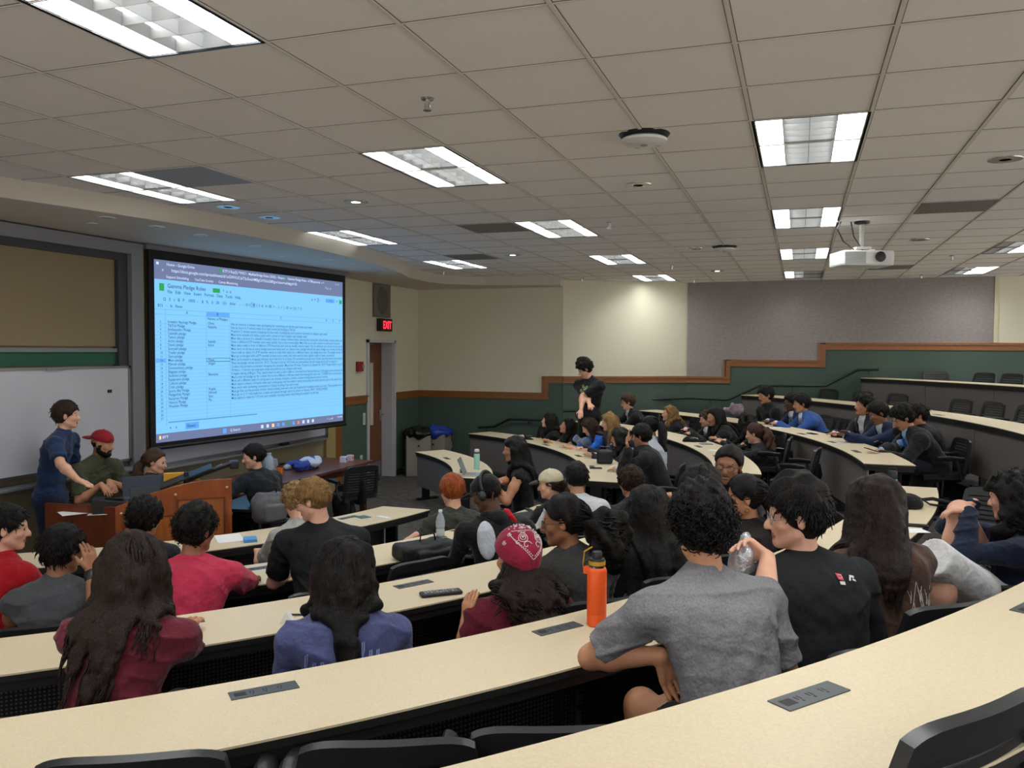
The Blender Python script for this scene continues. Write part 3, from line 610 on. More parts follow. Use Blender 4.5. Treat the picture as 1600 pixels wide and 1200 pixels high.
# ------------------------------------------------------------------ chairs
CH = M('black chair plastic', '202124', .38, bump=.05, bs=300); CHS = M('charcoal seat fabric', '1d1d20', .9, bump=.2, bs=300)
def chair_meshes():
    o = E('swivel_chair', 'x', 'chair')
    def back(u, v, dy=0):
        wv = .235*(1-.10*v**3); x = wv*(2*u-1); s = (2*u-1)**2
        return Vector((x, -.215-.07*v+.022*s+dy, .50+.365*v-.022*s*s*s*max(0, v-.7)/.3)), Vector((0, 1, .2)).normalized()
    b = MB(); b.sheet(lambda u, v: back(u, .84+.16*v), 14, 3, .028); b.sheet(lambda u, v: back(u, .05*v), 14, 1, .028)
    for uu in (0, 1): b.sheet(lambda u, v, q=uu: back((u*.075) if q == 0 else 1-u*.075, v), 2, 10, .028)
    b.build('backrest_frame', CH, o, True)
    b = MB()
    for k in range(9):
        v0 = .055+k*.088; b.sheet(lambda u, v, v0=v0: back(.07+.86*u, v0+v*.062, .004), 10, 1, .010)
    b.build('backrest_slats', CH, o, True)
    MB().sheet(lambda u, v: (Vector(((2*u-1)*(.235-.02*(1-v)), -.21+.43*v, .465+.03*(2*u-1)**2*0-.03*max(0, v-.75)**1*1.2+.02*max(0, .2-v))), Vector((0, 0, 1))), 10, 10, .055).build('seat', CHS, o, True)
    for sx in (-1, 1):
        MB().tube([(sx*.24, -.16, .44), (sx*.275, -.13, .52), (sx*.275, -.10, .655)], [.017, .017, .015], 8).tube([(sx*.272, -.17, .665), (sx*.272, -.02, .672), (sx*.268, .10, .668)], [.02, .026, .02], 10, flat=1.5).build('armrest', CH, o, True)
    MB().tube([(0, -.1, .40), (0, -.24, .42), (0, -.27, .56), (0, -.255, .68)], [.03, .03, .025, .02], 8, flat=2).build('back_support', BLKM, o, True)
    MB().lathe([(.03, .1), (.03, .25), (.022, .26), (.022, .41), (.1, .415), (.1, .43)], 14).build('column', BLKM, o, True)
    bs = MB()
    for k in range(5):
        a = 2*PI*k/5+.3; bs.tube([(0, 0, .115), (.29*math.cos(a), .29*math.sin(a), .075)], [.032, .02], 8)
    bs.build('star_base', BLKM, o, True)
    for k in range(5):
        a = 2*PI*k/5+.3; MB().lathe([(.026, -.022), (.028, -.01), (.028, .01), (.026, .022)], 12, Matrix.Translation((.30*math.cos(a), .30*math.sin(a), .029)) @ Matrix.Rotation(a, 4, 'Z') @ Matrix.Rotation(PI/2, 4, 'X')).build('caster', BLK, o, True)
    return o
CH0 = chair_meshes(); ch_used = [False]
def chair(p, heading, label, fz):
    o = CH0 if not ch_used[0] else dup(CH0); ch_used[0] = True
    o.location = (p[0], p[1], fz); o.rotation_euler = (0, 0, heading-PI/2); o['label'] = label; o['group'] = 'black swivel chairs'; return o
def toc(p, n=3): return math.atan2(RC[n][1]-p[1], RC[n][0]-p[0])
def ring_at(u, v, r, n=3, far=None):
    # the point of the seat circle of radius r seen in image column u
    d = ray(u, v)[:2]; c = np.array(RC[n]); a = d@d; b = -2*d@c; cc = c@c-r*r; D = b*b-4*a*cc
    if D < 0: return None
    ts = [t for t in ((-b-D**.5)/2/a, (-b+D**.5)/2/a) if t > 0]; t = ts[-1] if far else ts[0]
    return Vector((d[0]*t, d[1]*t, 0))
# ------------------------------------------------------------------ figures: signed-distance bodies turned into one continuous mesh each
def nrm(a): a = np.asarray(a, float); return a/(np.linalg.norm(a)+1e-12)
class Fld:
    """an ordered list of rounded solids that melt into one another"""
    def __init__(s): s.p = []
    def _a(s, fn, lo, hi, k, mat, op): s.p.append((fn, np.array(lo)-k-.03, np.array(hi)+k+.03, k, mat, op)); return s
    def cap(s, a, b, r1, r2=None, k=.02, mat=0, op='+', flat=False):
        a = np.array(a, float); b = np.array(b, float); r2 = r1 if r2 is None else r2; ba = b-a; bb = ba@ba+1e-9
        def fn(X, Y, Z):
            h = np.clip(((X-a[0])*ba[0]+(Y-a[1])*ba[1]+(Z-a[2])*ba[2])/bb, 0, 1)
            d = np.sqrt((X-a[0]-ba[0]*h)**2+(Y-a[1]-ba[1]*h)**2+(Z-a[2]-ba[2]*h)**2)-(r1+(r2-r1)*h)
            return np.maximum(d, ((X-b[0])*ba[0]+(Y-b[1])*ba[1]+(Z-b[2])*ba[2])/math.sqrt(bb)) if flat else d
        m = max(r1, r2); return s._a(fn, np.minimum(a, b)-m, np.maximum(a, b)+m, k, mat, op)
    def chain(s, pts, rs, k=.02, mat=0, op='+'):
        for i in range(len(pts)-1): s.cap(pts[i], pts[i+1], rs[i], rs[i+1], k, mat, op)
        return s
    def ell(s, c, r, A=None, k=.02, mat=0, op='+'):
        c = np.array(c, float); r = np.array(r, float); A = np.eye(3) if A is None else np.array(A)   # rows = axes
        def fn(X, Y, Z):
            x, y, z = X-c[0], Y-c[1], Z-c[2]; q = [A[i][0]*x+A[i][1]*y+A[i][2]*z for i in range(3)]
            k0 = np.sqrt(sum((q[i]/r[i])**2 for i in range(3))); k1 = np.sqrt(sum((q[i]/r[i]**2)**2 for i in range(3)))+1e-9
            return k0*(k0-1)/k1
        m = max(r); return s._a(fn, c-m, c+m, k, mat, op)
    def boxr(s, c, hf, rd, A=None, k=.02, mat=0, op='+'):
        c = np.array(c, float); hf = np.array(hf, float)-rd; A = np.eye(3) if A is None else np.array(A)
        def fn(X, Y, Z):
            x, y, z = X-c[0], Y-c[1], Z-c[2]; q = [np.abs(A[i][0]*x+A[i][1]*y+A[i][2]*z)-hf[i] for i in range(3)]
            return np.sqrt(sum(np.maximum(a, 0)**2 for a in q))+np.minimum(np.maximum(np.maximum(q[0], q[1]), q[2]), 0)-rd
        m = float(np.linalg.norm(hf+rd)); return s._a(fn, c-m, c+m, k, mat, op)
    def ring(s, c, ax, Rr, r, k=.01, mat=0, op='+'):
        c = np.array(c, float); ax = nrm(ax)
        def fn(X, Y, Z):
            x, y, z = X-c[0], Y-c[1], Z-c[2]; h = x*ax[0]+y*ax[1]+z*ax[2]
            return np.sqrt((np.sqrt(np.maximum(x*x+y*y+z*z-h*h, 0))-Rr)**2+h*h)-r
        return s._a(fn, c-Rr-r, c+Rr+r, k, mat, op)
    def plane(s, p0, n, lo, hi, k=.01, mat=None, op='&'):
        # keeps the side the normal n points to
        p0 = np.array(p0, float); n = nrm(n)
        return s._a(lambda X, Y, Z: -((X-p0[0])*n[0]+(Y-p0[1])*n[1]+(Z-p0[2])*n[2]), lo, hi, k, mat, op)
    def disp(s, fn, lo, hi): return s._a(fn, lo, hi, 0, None, 'd')
    def _comb(s, F, Mt, d, k, mat, op):
        if op == '+':
            if mat is not None: Mt[d < F] = mat
            if k > 0: h = np.maximum(k-np.abs(F-d), 0)/k; return np.minimum(F, d)-h*h*k*.25
            return np.minimum(F, d)
        if op == 'd': return np.where(np.abs(F) < .05, F+d, F)
        d = -d if op == '-' else d
        if mat is not None: Mt[(d > F) & (d < .02)] = mat
        if k > 0: h = np.maximum(k-np.abs(F-d), 0)/k; return np.maximum(F, d)+h*h*k*.25
        return np.maximum(F, d)
    def ev(s, P):
        P = np.asarray(P, float); F = np.full(len(P), 9.); Mt = np.zeros(len(P), np.int8); X, Y, Z = P[:, 0], P[:, 1], P[:, 2]
        for fn, lo, hi, k, mat, op in s.p:
            m = np.all((P > lo) & (P < hi), axis=1) if op != '+' else np.ones(len(P), bool)
            if m.any(): mm = Mt[m]; F[m] = s._comb(F[m], mm, fn(X[m], Y[m], Z[m]), k, mat, op); Mt[m] = mm
        return F
    def mesh(s, h):
        plus = [p for p in s.p if p[5] == '+']; lo = np.min([p[1] for p in plus], 0); hi = np.max([p[2] for p in plus], 0)
        n = np.ceil((hi-lo)/h).astype(int)+1; F = np.full(n, 9., np.float32); Mt = np.zeros(n, np.int8)
        ax = [(lo[i]+h*np.arange(n[i])).astype(np.float32) for i in range(3)]
        for fn, a, b, k, mat, op in s.p:
            i0 = np.clip(np.floor((a-lo)/h).astype(int), 0, n); i1 = np.clip(np.ceil((b-lo)/h).astype(int)+1, 0, n)
            if np.any(i1 <= i0): continue
            sl = tuple(slice(i0[i], i1[i]) for i in range(3)); X = ax[0][sl[0]][:, None, None]; Y = ax[1][sl[1]][None, :, None]; Z = ax[2][sl[2]][None, None, :]
            mm = Mt[sl]; d = np.broadcast_to(fn(X, Y, Z), mm.shape); F[sl] = s._comb(F[sl], mm, d, k, mat, op)
        return nets(F, Mt, lo, h)
def nets(F, Mt, o, h):
    s = F < 0; c = np.zeros(tuple(x-1 for x in F.shape), np.int8)
    for i in (0, 1):
        for j in (0, 1):
            for k in (0, 1): c += s[i:F.shape[0]-1+i, j:F.shape[1]-1+j, k:F.shape[2]-1+k]
    ids = np.argwhere((c > 0) & (c < 8)); idx = np.full(c.shape, -1, np.int32); idx[tuple(ids.T)] = np.arange(len(ids))
    acc = np.zeros((len(ids), 3)); cnt = np.zeros(len(ids)); cor = [(i, j, k) for i in (0, 1) for j in (0, 1) for k in (0, 1)]
    V = {q: F[ids[:, 0]+q[0], ids[:, 1]+q[1], ids[:, 2]+q[2]] for q in cor}
    for a in cor:
        for d in range(3):
            if a[d] == 0:
                b = list(a); b[d] = 1; b = tuple(b); fa, fb = V[a], V[b]; m = (fa < 0) != (fb < 0)
                t = np.where(m, fa/np.where(m, fa-fb, 1), 0)
                p = np.tile(np.array(a, float), (len(ids), 1)); p[:, d] += t; acc += p*m[:, None]; cnt += m
    vs = o+h*(ids+acc/cnt[:, None]); qs = []
    for d in range(3):
        e = [slice(None)]*3; f = [slice(None)]*3; e[d] = slice(0, -1); f[d] = slice(1, None); A = s[tuple(e)]; B = s[tuple(f)]
        g = np.argwhere(A != B); d1, d2 = (d+1) % 3, (d+2) % 3
        ok = (g[:, d1] > 0) & (g[:, d2] > 0) & (g[:, d1] < c.shape[d1]) & (g[:, d2] < c.shape[d2]); g = g[ok]
        def cl(o1, o2):
            q = g.copy(); q[:, d1] += o1; q[:, d2] += o2; return idx[tuple(q.T)]
        Q = np.stack([cl(-1, -1), cl(0, -1), cl(0, 0), cl(-1, 0)], 1); ins = A[tuple(g.T)]
        Q[~ins] = Q[~ins][:, ::-1]; qs.append(Q)
    Q = np.concatenate(qs); Q = Q[(Q >= 0).all(1)]
    q0 = ids[Q[:, 0]]; cen = np.rint((vs[Q].mean(1)-o)/h).astype(int); cen = np.clip(cen, 0, np.array(F.shape)-1)
    return vs, Q, Mt[tuple(cen.T)]
def npmesh(name, parts, mats, parent=None, org=None, smooth=True):
    vs = []; qs = []; ms = []; o = 0
    for v, q, m in parts: vs.append(v); qs.append(q+o); ms.append(m); o += len(v)
    v = np.concatenate(vs); q = np.concatenate(qs); m_ = np.concatenate(ms)
    if org is not None: v = v-np.array(org)
    me = bpy.data.meshes.new(name); me.vertices.add(len(v)); me.vertices.foreach_set('co', v.astype(np.float32).ravel())
    me.loops.add(q.size); me.loops.foreach_set('vertex_index', q.astype(np.int32).ravel()); me.polygons.add(len(q))
    me.polygons.foreach_set('loop_start', np.arange(0, q.size, 4, dtype=np.int32))
    for x in mats: me.materials.append(x)
    me.polygons.foreach_set('material_index', m_.astype(np.int32)); me.polygons.foreach_set('use_smooth', np.full(len(q), smooth))
    me.update(calc_edges=True); me.validate()
    ob = bpy.data.objects.new(name, me); COL.objects.link(ob)
    if parent is not None: ob.parent = parent
    return ob
def locks(S, rad, mat=0, sides=4):
    # S: (n, m, 3) strand paths, rad: (n, m)
    n, m, _ = S.shape; T = np.empty_like(S); T[:, 1:-1] = S[:, 2:]-S[:, :-2]; T[:, 0] = S[:, 1]-S[:, 0]; T[:, -1] = S[:, -1]-S[:, -2]
    T /= np.linalg.norm(T, axis=2, keepdims=True)+1e-9; ref = np.tile(np.array([.3, .2, .93]), (n, m, 1)); A = np.cross(T, ref); bad = np.linalg.norm(A, axis=2) < .2
    A[bad] = np.cross(T[bad], np.array([1., 0, 0])); A /= np.linalg.norm(A, axis=2, keepdims=True)+1e-9; B = np.cross(T, A)
    V = np.stack([S+rad[..., None]*(A*math.cos(2*PI*j/sides)+B*math.sin(2*PI*j/sides)) for j in range(sides)], 2).reshape(-1, 3)
    b = (np.arange(n)[:, None]*m+np.arange(m-1)[None, :]).reshape(-1, 1)*sides; j = np.arange(sides)[None, :]; j2 = (j+1) % sides
    Q = np.stack([b+j, b+j2, b+sides+j2, b+sides+j], 2).reshape(-1, 4); return V, Q, np.full(len(Q), mat, np.int32)
def wob(seed, f, amp, aniso=(1, 1, 1)):
    g = np.random.default_rng(seed); K = g.normal(size=(5, 3)); K /= np.linalg.norm(K, axis=1, keepdims=True); K = K*f*np.array(aniso)*g.uniform(.6, 1.5, (5, 1)); ph = g.uniform(0, 6, 5)
    def fn(X, Y, Z):
        a = 0
        for i in range(5): a = a+np.sin(K[i, 0]*X+K[i, 1]*Y+K[i, 2]*Z+ph[i]+(1.2*np.sin(.37*(K[(i+1) % 5, 0]*X+K[(i+1) % 5, 1]*Y+K[(i+1) % 5, 2]*Z)) if i < 3 else 0))
        return (amp/2.2)*a
    return fn
def fold(seed, f, amp):
    # sharp-crested cloth folds running mostly across
    w1, w2 = wob(seed, f, 1.), wob(seed+5, f*.5, 1.); g = np.random.default_rng(seed); K = g.normal(size=3)*.5+np.array([0, 0, 1.4]); K = K/np.linalg.norm(K)*f*1.5
    def fn(X, Y, Z):
        a = np.sin(K[0]*X+K[1]*Y+K[2]*Z+1.8*w2(X, Y, Z)); m = np.clip(.5+.6*w1(X, Y, Z), 0, 1); return amp*m*(.62-(1-np.abs(a))**2)
    return fn
SKIN = {k: M('skin '+k, c, .5, var=.06, vs=25, bump=.06, bs=200, spec=.35) for k, c in dict(fair='d9a58c', pale='e3b39c', tan='b98363', brown='94644a', deep='5f3f30', olive='c08e70').items()}
EYEW = M('eye white', 'a39c96', .3); IRIS = M('dark iris', '1e130d', .2); LIPS = M('lips', '9c5a50', .5); LIPD = M('dark lips', '6f3f38', .5); SHOE = M('dark shoe', '1b1b1d', .6); SHOEW = M('white shoe', 'b9b9b9', .6)
def hairmat(c, c2): return M('hair '+c, c, .42, bump=.8, bs=300, vs=110, c2=c2, spec=.22, stretch=(1, 1, .12))
HC = dict(black=('0b0a0a', '171312'), brown=('241813', '3a271d'), dbrown=('1a120f', '2b1d17'), auburn=('33201a', '54332a'), blond=('9a7748', '6e5230'), lblond=('a88a5c', '7d6240'), ginger=('a8562a', '7c3a18'), lbrown=('5a4230', '3d2b1f'))
def cloth(c, kind='c'):
    c = c
    if kind == 'h': return M('heather '+c, c, .9, var=.22, vs=190, bump=.5, bs=14, spec=.2, bd=.045)
    if kind == 'p': return M('plain '+c, c, .75, bump=.35, bs=10, spec=.25, bd=.05)
    return M('cloth '+c, c, .88, var=.05, vs=30, bump=.55, bs=13, spec=.2, sheen=.12, bd=.045)
def hand(B, W, d, n, l, s=1., curl=.5, r=1.):
    d, n, l = nrm(d), nrm(n), nrm(l); W = np.array(W, float)
    for o_ in (-1, 0, 1): B.cap(W+d*.015*s+l*o_*.014*s, W+d*.082*s+l*o_*.026*s, .0155*s, .0135*s, .012)
    for i, (o_, L) in enumerate(((.031, .066), (.0105, .078), (-.0105, .072), (-.030, .056))):
        p = W+d*.088*s+l*o_*s; a = curl*(.8+.12*i); pts = [p]; dr = d
        for j, fr in enumerate((.45, .32, .25)):
            ang = a*(.55, 1.05, 1.35)[j]; dr = nrm(d*math.cos(ang)+n*math.sin(ang)+l*o_*1.5); p = p+dr*L*fr*s; pts.append(p)
        B.chain(pts, [.0095*s*r, .0088*s*r, .0078*s*r, .0065*s*r], .004)
    p = W+d*.028*s+l*.026*s; p2 = p+nrm(d*.7+l*.7+n*.25)*.042*s; p3 = p2+nrm(d*.9+l*.2+n*.4*(.5+curl))*.03*s; B.chain([W+d*.015*s, p, p2, p3], [.014*s, .0125*s, .0105*s, .008*s], .01)
def ik(Sh, T, a, b, hint):
    Sh = np.array(Sh, float); T = np.array(T, float); v = T-Sh; L = np.linalg.norm(v); mx = (a+b)*.985
    if L > mx: T = Sh+v/L*mx; v = T-Sh; L = mx
    if L < abs(a-b)+.02: L = abs(a-b)+.02
    x = (a*a-b*b+L*L)/(2*L); h = math.sqrt(max(a*a-x*x, 0)); e = nrm(v); q = np.array(hint, float); q = q-e*(q@e)
    return Sh+e*x+nrm(q)*h, T
PEOPLE = []
def person(label, head, look=None, face=None, pitch=-8, roll=0, fz=None, ring=3, lean=.16, side=0, skin='tan', hair=('short', 'black'), top=('1c1c1e', 'short'), bot='1f222b', lh='desk', rh='desk', s=1., bw=1., sit=True, female=False,
           glasses=None, beard=0, extra=None, elb=None, hipz=None, seat=True, chairlab=None, knees=None, shortleg=False, shf=(.62, .62), shoes=None, jacket=None, slouch=.03, curl=.5, eres=1., tuck=0, chairrot=0, lelb=None, group=None, tf='c', lhd=None, rhd=None):
    HD = np.array(dep(*head), float); t = head[2]; hs = zlib.crc32(label.encode())
    if fz is None: fz = FZ[ring]
    xy = (HD[0], HD[1]); cen = math.degrees(toc(xy, ring)); scr_ = math.degrees(math.atan2(9.6-HD[1], -6.9-HD[0]))
    phi = R(cen if face is None else face); psi = R(scr_ if look is None else look); th = R(pitch)
    F = np.array([math.cos(phi), math.sin(phi), 0]); Rt = np.array([math.sin(phi), -math.cos(phi), 0]); U = np.array([0, 0, 1.])
    f = np.array([math.cos(psi)*math.cos(th), math.sin(psi)*math.cos(th), math.sin(th)]); r_ = np.array([math.sin(psi), -math.cos(psi), 0]); u_ = np.cross(r_, f)
    if roll: cr, sr = math.cos(R(roll)), math.sin(R(roll)); r_, u_ = r_*cr+u_*sr, u_*cr-r_*sr
    fh = np.array([math.cos(psi), math.sin(psi), 0])
    N = HD-u_*.10*s-U*.075*s-fh*.028*s; P0 = np.array([N[0], N[1], 0])-F*lean-Rt*side
    P0[2] = hipz if hipz is not None else (fz+.555 if sit else fz+.93*s)
    t_ = nrm(N-P0); Fp = nrm(F-t_*(F@t_)); Rp = np.cross(Fp, t_); A = [Rp, Fp, t_]; L = np.linalg.norm(N-P0); ls = L/.46
    res = float(np.clip(.0024*t**.72, .0055, .0125))*eres
    root = E('person', label, 'person', (P0[0], P0[1], fz), 0, group); org = np.array([P0[0], P0[1], fz])
    B = Fld(); hm = hairmat(*HC[hair[1]])
    at_ = lambda q, b=0, a=0: P0+t_*L*q+Fp*b*s+Rp*a*s - Fp*slouch*4*q*(1-q)
    def torso(B, g, k=.05, neck=True, mat=0, belly=0):
        B.ell(at_(0, 0), np.array([.165*bw+g, .125+g+.01, .12+g])*s, A, k, mat)
        B.ell(at_(.33, .005), np.array([.140*bw+g, .105+g+belly, .13*ls+g])*s, A, k, mat)
        B.ell(at_(.68, .0), np.array([.158*bw+g, .112+g, .165*ls+g])*s, A, k, mat)
        if female: 
            for sx in (-1, 1): B.ell(at_(.66, .085, sx*.065), np.array([.058+g, .05+g, .058+g])*s, A, .04, mat)
        for sx in (-1, 1):
            B.cap(at_(.80, -.02, sx*.08), SH[sx], .075*s+g, .058*s+g, k, mat)
            B.cap(N+t_*.03*s, N+Rp*sx*.11*s*bw-t_*.03*s, .042*s+g, .045*s+g, .05, mat)
    SH = {sx: N+Rp*sx*.178*bw*s-t_*.065*s+Fp*.012*s for sx in (-1, 1)}
    torso(B, -.013)
    B.cap(N-t_*.01*s, HD-u_*.055*s-f*.015*s, .056*s*(.86 if female else 1), .052*s*(.88 if female else 1), .035)
    # arms
    ARM = {}
    for sx, tg in ((-1, lh), (1, rh)):
        if isinstance(tg, str):
            if tg == 'desk': T = N+F*.40*s+Rt*sx*.13; T[2] = DZ[ring]+.028 if ring else fz+.77
            elif tg == 'lap': T = P0+F*.30+Rt*sx*.08; T[2] = P0[2]+.11
            elif tg == 'side': T = SH[sx]+np.array([0, 0, -.52*s])+F*.06+Rt*sx*.07
            elif tg == 'clasp': T = N+F*.36*s+Rt*sx*.05; T[2] = DZ[ring]+.04
        else: T = np.array(tg, float)
        hint = -U*.9+Rt*sx*.55-F*.35
        e_ = (lelb if sx == -1 else elb)
        if e_ is not None: hint = np.array(e_, float)
        Ej, Wj = ik(SH[sx], T, .285*s, .255*s, hint); ARM[sx] = (SH[sx], Ej, Wj)
        B.chain([SH[sx], SH[sx]+(Ej-SH[sx])*.45, Ej], [.052*s*bw**.5, .047*s*bw**.5, .039*s], .03)
        B.chain([Ej, Ej+(Wj-Ej)*.3, Wj], [.039*s, .041*s*bw**.5, .026*s], .02)
        dd = nrm(Wj-Ej); hd_ = (lhd if sx == -1 else rhd)
        if hd_ is not None: dd = nrm(hd_[0]); nn = nrm(hd_[1])
        else:
            if isinstance(tg, str) and tg in ('desk', 'clasp', 'lap'): dd = nrm(np.array([dd[0], dd[1], dd[2]*.25])-Rt*sx*(.5 if tg != 'desk' else .15))
            nn = -U if tg != 'side' else -Rt*sx
        nn = nrm(nn-dd*(nn@dd)); ll = nrm(np.cross(dd, nn))*sx
        if isinstance(tg, str) and tg != 'side' and (ll@(-Rt*sx)) < 0: ll = -ll
        hand(B, Wj, dd, nn, ll, s*.97*(.92 if female else 1), curl)
    # legs
    KN = {}
    for sx in (-1, 1):
        hp = P0+Rt*sx*.085*s-U*.02
        if sit:
            kn = hp+F*.42*s+Rt*sx*.04; kn[2] = P0[2]+.02; an = kn+F*.03; an[2] = fz+.09
            if knees: kn, an = [np.array(x, float) for x in knees[sx]]
        else: kn = hp*.5+np.array([hp[0], hp[1], fz])*.5+F*.02+Rt*sx*.02; kn[2] = fz+.50*s; an = np.array([hp[0], hp[1], fz+.08])-F*.03+Rt*sx*.03
        KN[sx] = (hp, kn, an); B.chain([hp, kn], [.082*s, .057*s], .05); B.chain([kn, kn*.65+an*.35, an], [.055*s, .056*s, .036*s], .03)
        toe = an+F*.15+np.array([0, 0, -.05]); B.cap(an-U*.045, toe, .037, .032, .02, 5); B.cap(an-U*.045, an, .04, .036, .02, 5)
    # head
    hp = lambda a, b, c: HD+(r_*a+f*b+u_*c)*s
    HA = [r_, f, u_]; fw = .94 if female else 1
    B.ell(hp(0, -.012, .032), np.array([.076, .095, .084])*s, HA, .03)
    B.ell(hp(0, .03, -.03), np.array([.060*fw, .062, .074])*s, HA, .03)
    for sx in (-1, 1): B.cap(hp(sx*.052*fw, .005, -.055), hp(sx*.018, .062, -.092), .018*s, .016*s, .02)
    B.ell(hp(0, .068, -.092), np.array([.022, .018, .017])*s, HA, .02)
    B.cap(hp(-.03, .076, .024), hp(.03, .076, .024), .012*s, None, .015)
    for sx in (-1, 1): B.ell(hp(sx*.043, .058, -.022), np.array([.02, .02, .017])*s, HA, .02)
    for sx in (-1, 1): B.ell(hp(sx*.031, .098, .004), np.array([.018, .014, .011])*s, HA, .012, None, '-')
    for sx in (-1, 1): B.ell(hp(sx*.031, .0755, .004), np.array([.0125, .0105, .0095])*s, HA, .002, 1); B.ell(hp(sx*.031, .0835, .004), np.array([.0065, .0045, .0065])*s, HA, 0, 2)
    for sx in (-1, 1): B.cap(hp(sx*.018, .083, .0145), hp(sx*.044, .075, .0125), .004*s, .003*s, .003)
    B.chain([hp(0, .082, .012), hp(0, .101, -.022), hp(0, .106, -.032)], [.008*s, .0105*s, .0115*s], .012)
    for sx in (-1, 1): B.ell(hp(sx*.012, .093, -.034), np.array([.008, .010, .007])*s, HA, .006)
    lp = 3
    if 'smil' in label:
        B.chain([hp(-.027, .076, -.052), hp(-.012, .086, -.058), hp(.012, .086, -.058), hp(.027, .076, -.052)], [.004*s, .005*s, .005*s, .004*s], .004, lp); B.chain([hp(-.026, .076, -.054), hp(-.012, .084, -.070), hp(.012, .084, -.070), hp(.026, .076, -.054)], [.004*s, .0055*s, .0055*s, .004*s], .004, lp); B.cap(hp(-.015, .0845, -.064), hp(.015, .0845, -.064), .0055*s, None, 0, 1)
    else: B.cap(hp(-.02, .084, -.060), hp(.02, .084, -.060), .0055*s, None, .006, lp); B.cap(hp(-.016, .084, -.068), hp(.016, .084, -.068), .006*s, None, .006, lp)
    for sx in (-1, 1): B.cap(hp(sx*.017, .085, .027), hp(sx*.045, .076, .028), .0048*s, .003*s, .002, 4)
    for sx in (-1, 1): B.ell(hp(sx*.077, -.008, -.004), np.array([.009, .018, .029])*s, [nrm(r_+f*sx*-.35), nrm(f+r_*sx*.35), u_], .008); B.ell(hp(sx*.086, -.001, .0), np.array([.006, .009, .014])*s, HA, .004, None, '-')
    if beard:
        g = .004+.006*beard
        for sx in (-1, 1): B.chain([hp(sx*.066, .008, -.02), hp(sx*.056, .012, -.062), hp(sx*.022, .065, -.094)], [.014*s+g*.4, .018*s+g*.6, .018*s+g], .01, 4)
        B.ell(hp(0, .071, -.093), np.array([.026+g, .018+g, .018+g])*s, HA, .01, 4); B.chain([hp(-.026, .08, -.075), hp(-.02, .088, -.048), hp(.02, .088, -.048), hp(.026, .08, -.075)], [.006*s]*4, .004, 4)
    skm = SKIN[skin]; body = npmesh('body', [B.mesh(res)], [skm, EYEW, IRIS, LIPD if skin in ('brown', 'deep', 'tan') else LIPS, hm, shoes or SHOE], root, org)
    # clothes
    colr, slv = top[0], top[1]; tm = cloth(colr, tf); Tp = Fld(); g = .011
    def sleeves(T, g, kind):
        for sx in (-1, 1):
            a, b, c = ARM[sx]
            if kind == 'none': T.cap(a-Rp*sx*.06*s, a-Rp*sx*.03*s, .052*s+g, .045*s+g, .03); continue
            T.cap(a, a+(b-a)*(.80 if kind == 'short' else 1), .056*s*bw**.5+g, (.050*s*bw**.5 if kind == 'short' else .040*s)+g+.006*(kind == 'short'), .035, flat=kind == 'short')
            if kind in ('long', 'three'): T.chain([b, b+(c-b)*.5, b+(c-b)*(.93 if kind == 'long' else .5)], [.043*s+g, .043*s+g, .033*s+g], .02)
    torso(Tp, g); sleeves(Tp, g, slv)
    Tp.cap(N-t_*.09*s, N-t_*.006*s, .066*s+.006, .064*s, .03)
    Tp.ring(N+t_*.028*s+Fp*.004, nrm(t_*.93+Fp*.35), .056*s, .009, .008)
    lo_, hi_ = P0-.5, P0+.9; Tp.disp(fold(hs % 9999, 22, .0125), lo_, hi_); Tp.disp(wob(hs % 777+1, 62, .0022, (1, 1, 1.2)), lo_, hi_)
    Tp.ell(at_(-.1, 0), np.array([.168*bw+g, .128+g, .09])*s, A, .04)
    npmesh(top[2] if len(top) > 2 else ('t_shirt' if slv != 'long' else 'shirt'), [Tp.mesh(res)], [tm], root, org)
    outer = Tp
    if jacket:
        J = Fld(); torso(J, .024); sleeves(J, .020, 'long'); J.chain([N-Fp*.055*s+t_*.02*s, N+Rp*.062*s+t_*.012*s, N+Rp*.05*s+Fp*.07*s-t_*.07*s], [.016]*3, .01); J.chain([N-Fp*.055*s+t_*.02*s, N-Rp*.062*s+t_*.012*s, N-Rp*.05*s+Fp*.07*s-t_*.07*s], [.016]*3, .01)
        J.ell(at_(-.08, 0), np.array([.19*bw, .15, .12])*s, A, .04)
        J.disp(wob(hs % 555+3, 20, .005, (1, 1, 1.4)), lo_, hi_)
        if jacket[1]:   # open front: a V between the lapels
            a = N+Fp*.055*s+t_*.065*s; b = at_(.28, .155); J.chain([a, at_(.80, .130), b], [.078*s, .058*s, .012*s], .006, op='-')
            for sx in (-1, 1): J.chain([N+Rp*sx*.072*s+Fp*.03*s, at_(.74, .118, sx*.072), at_(.34, .135, sx*.015)], [.010, .013, .009], .012)
        npmesh('suit_jacket' if jacket[1] else (jacket[2] if len(jacket) > 2 else 'jacket'), [J.mesh(res)], [cloth(jacket[0])], root, org); outer = J
        if jacket[1]:
            Cc = Fld(); Cc.ring(N+t_*.045*s+Fp*.008, nrm(t_*.9+Fp*.4), .058*s, .014, .01); Cc.ring(N+t_*.03*s+Fp*.012, nrm(t_*.85+Fp*.5), .066*s, .011, .01); npmesh('shirt_collar', [Cc.mesh(res)], [tm], root, org)
            for sx in (-1, 1):
                a, b, c = ARM[sx]; Cf = Fld().cap(b+(c-b)*.9, b+(c-b)*1.0, .036*s+.004, .036*s+.004, .01); npmesh('shirt_cuff', [Cf.mesh(res)], [tm], root, org)
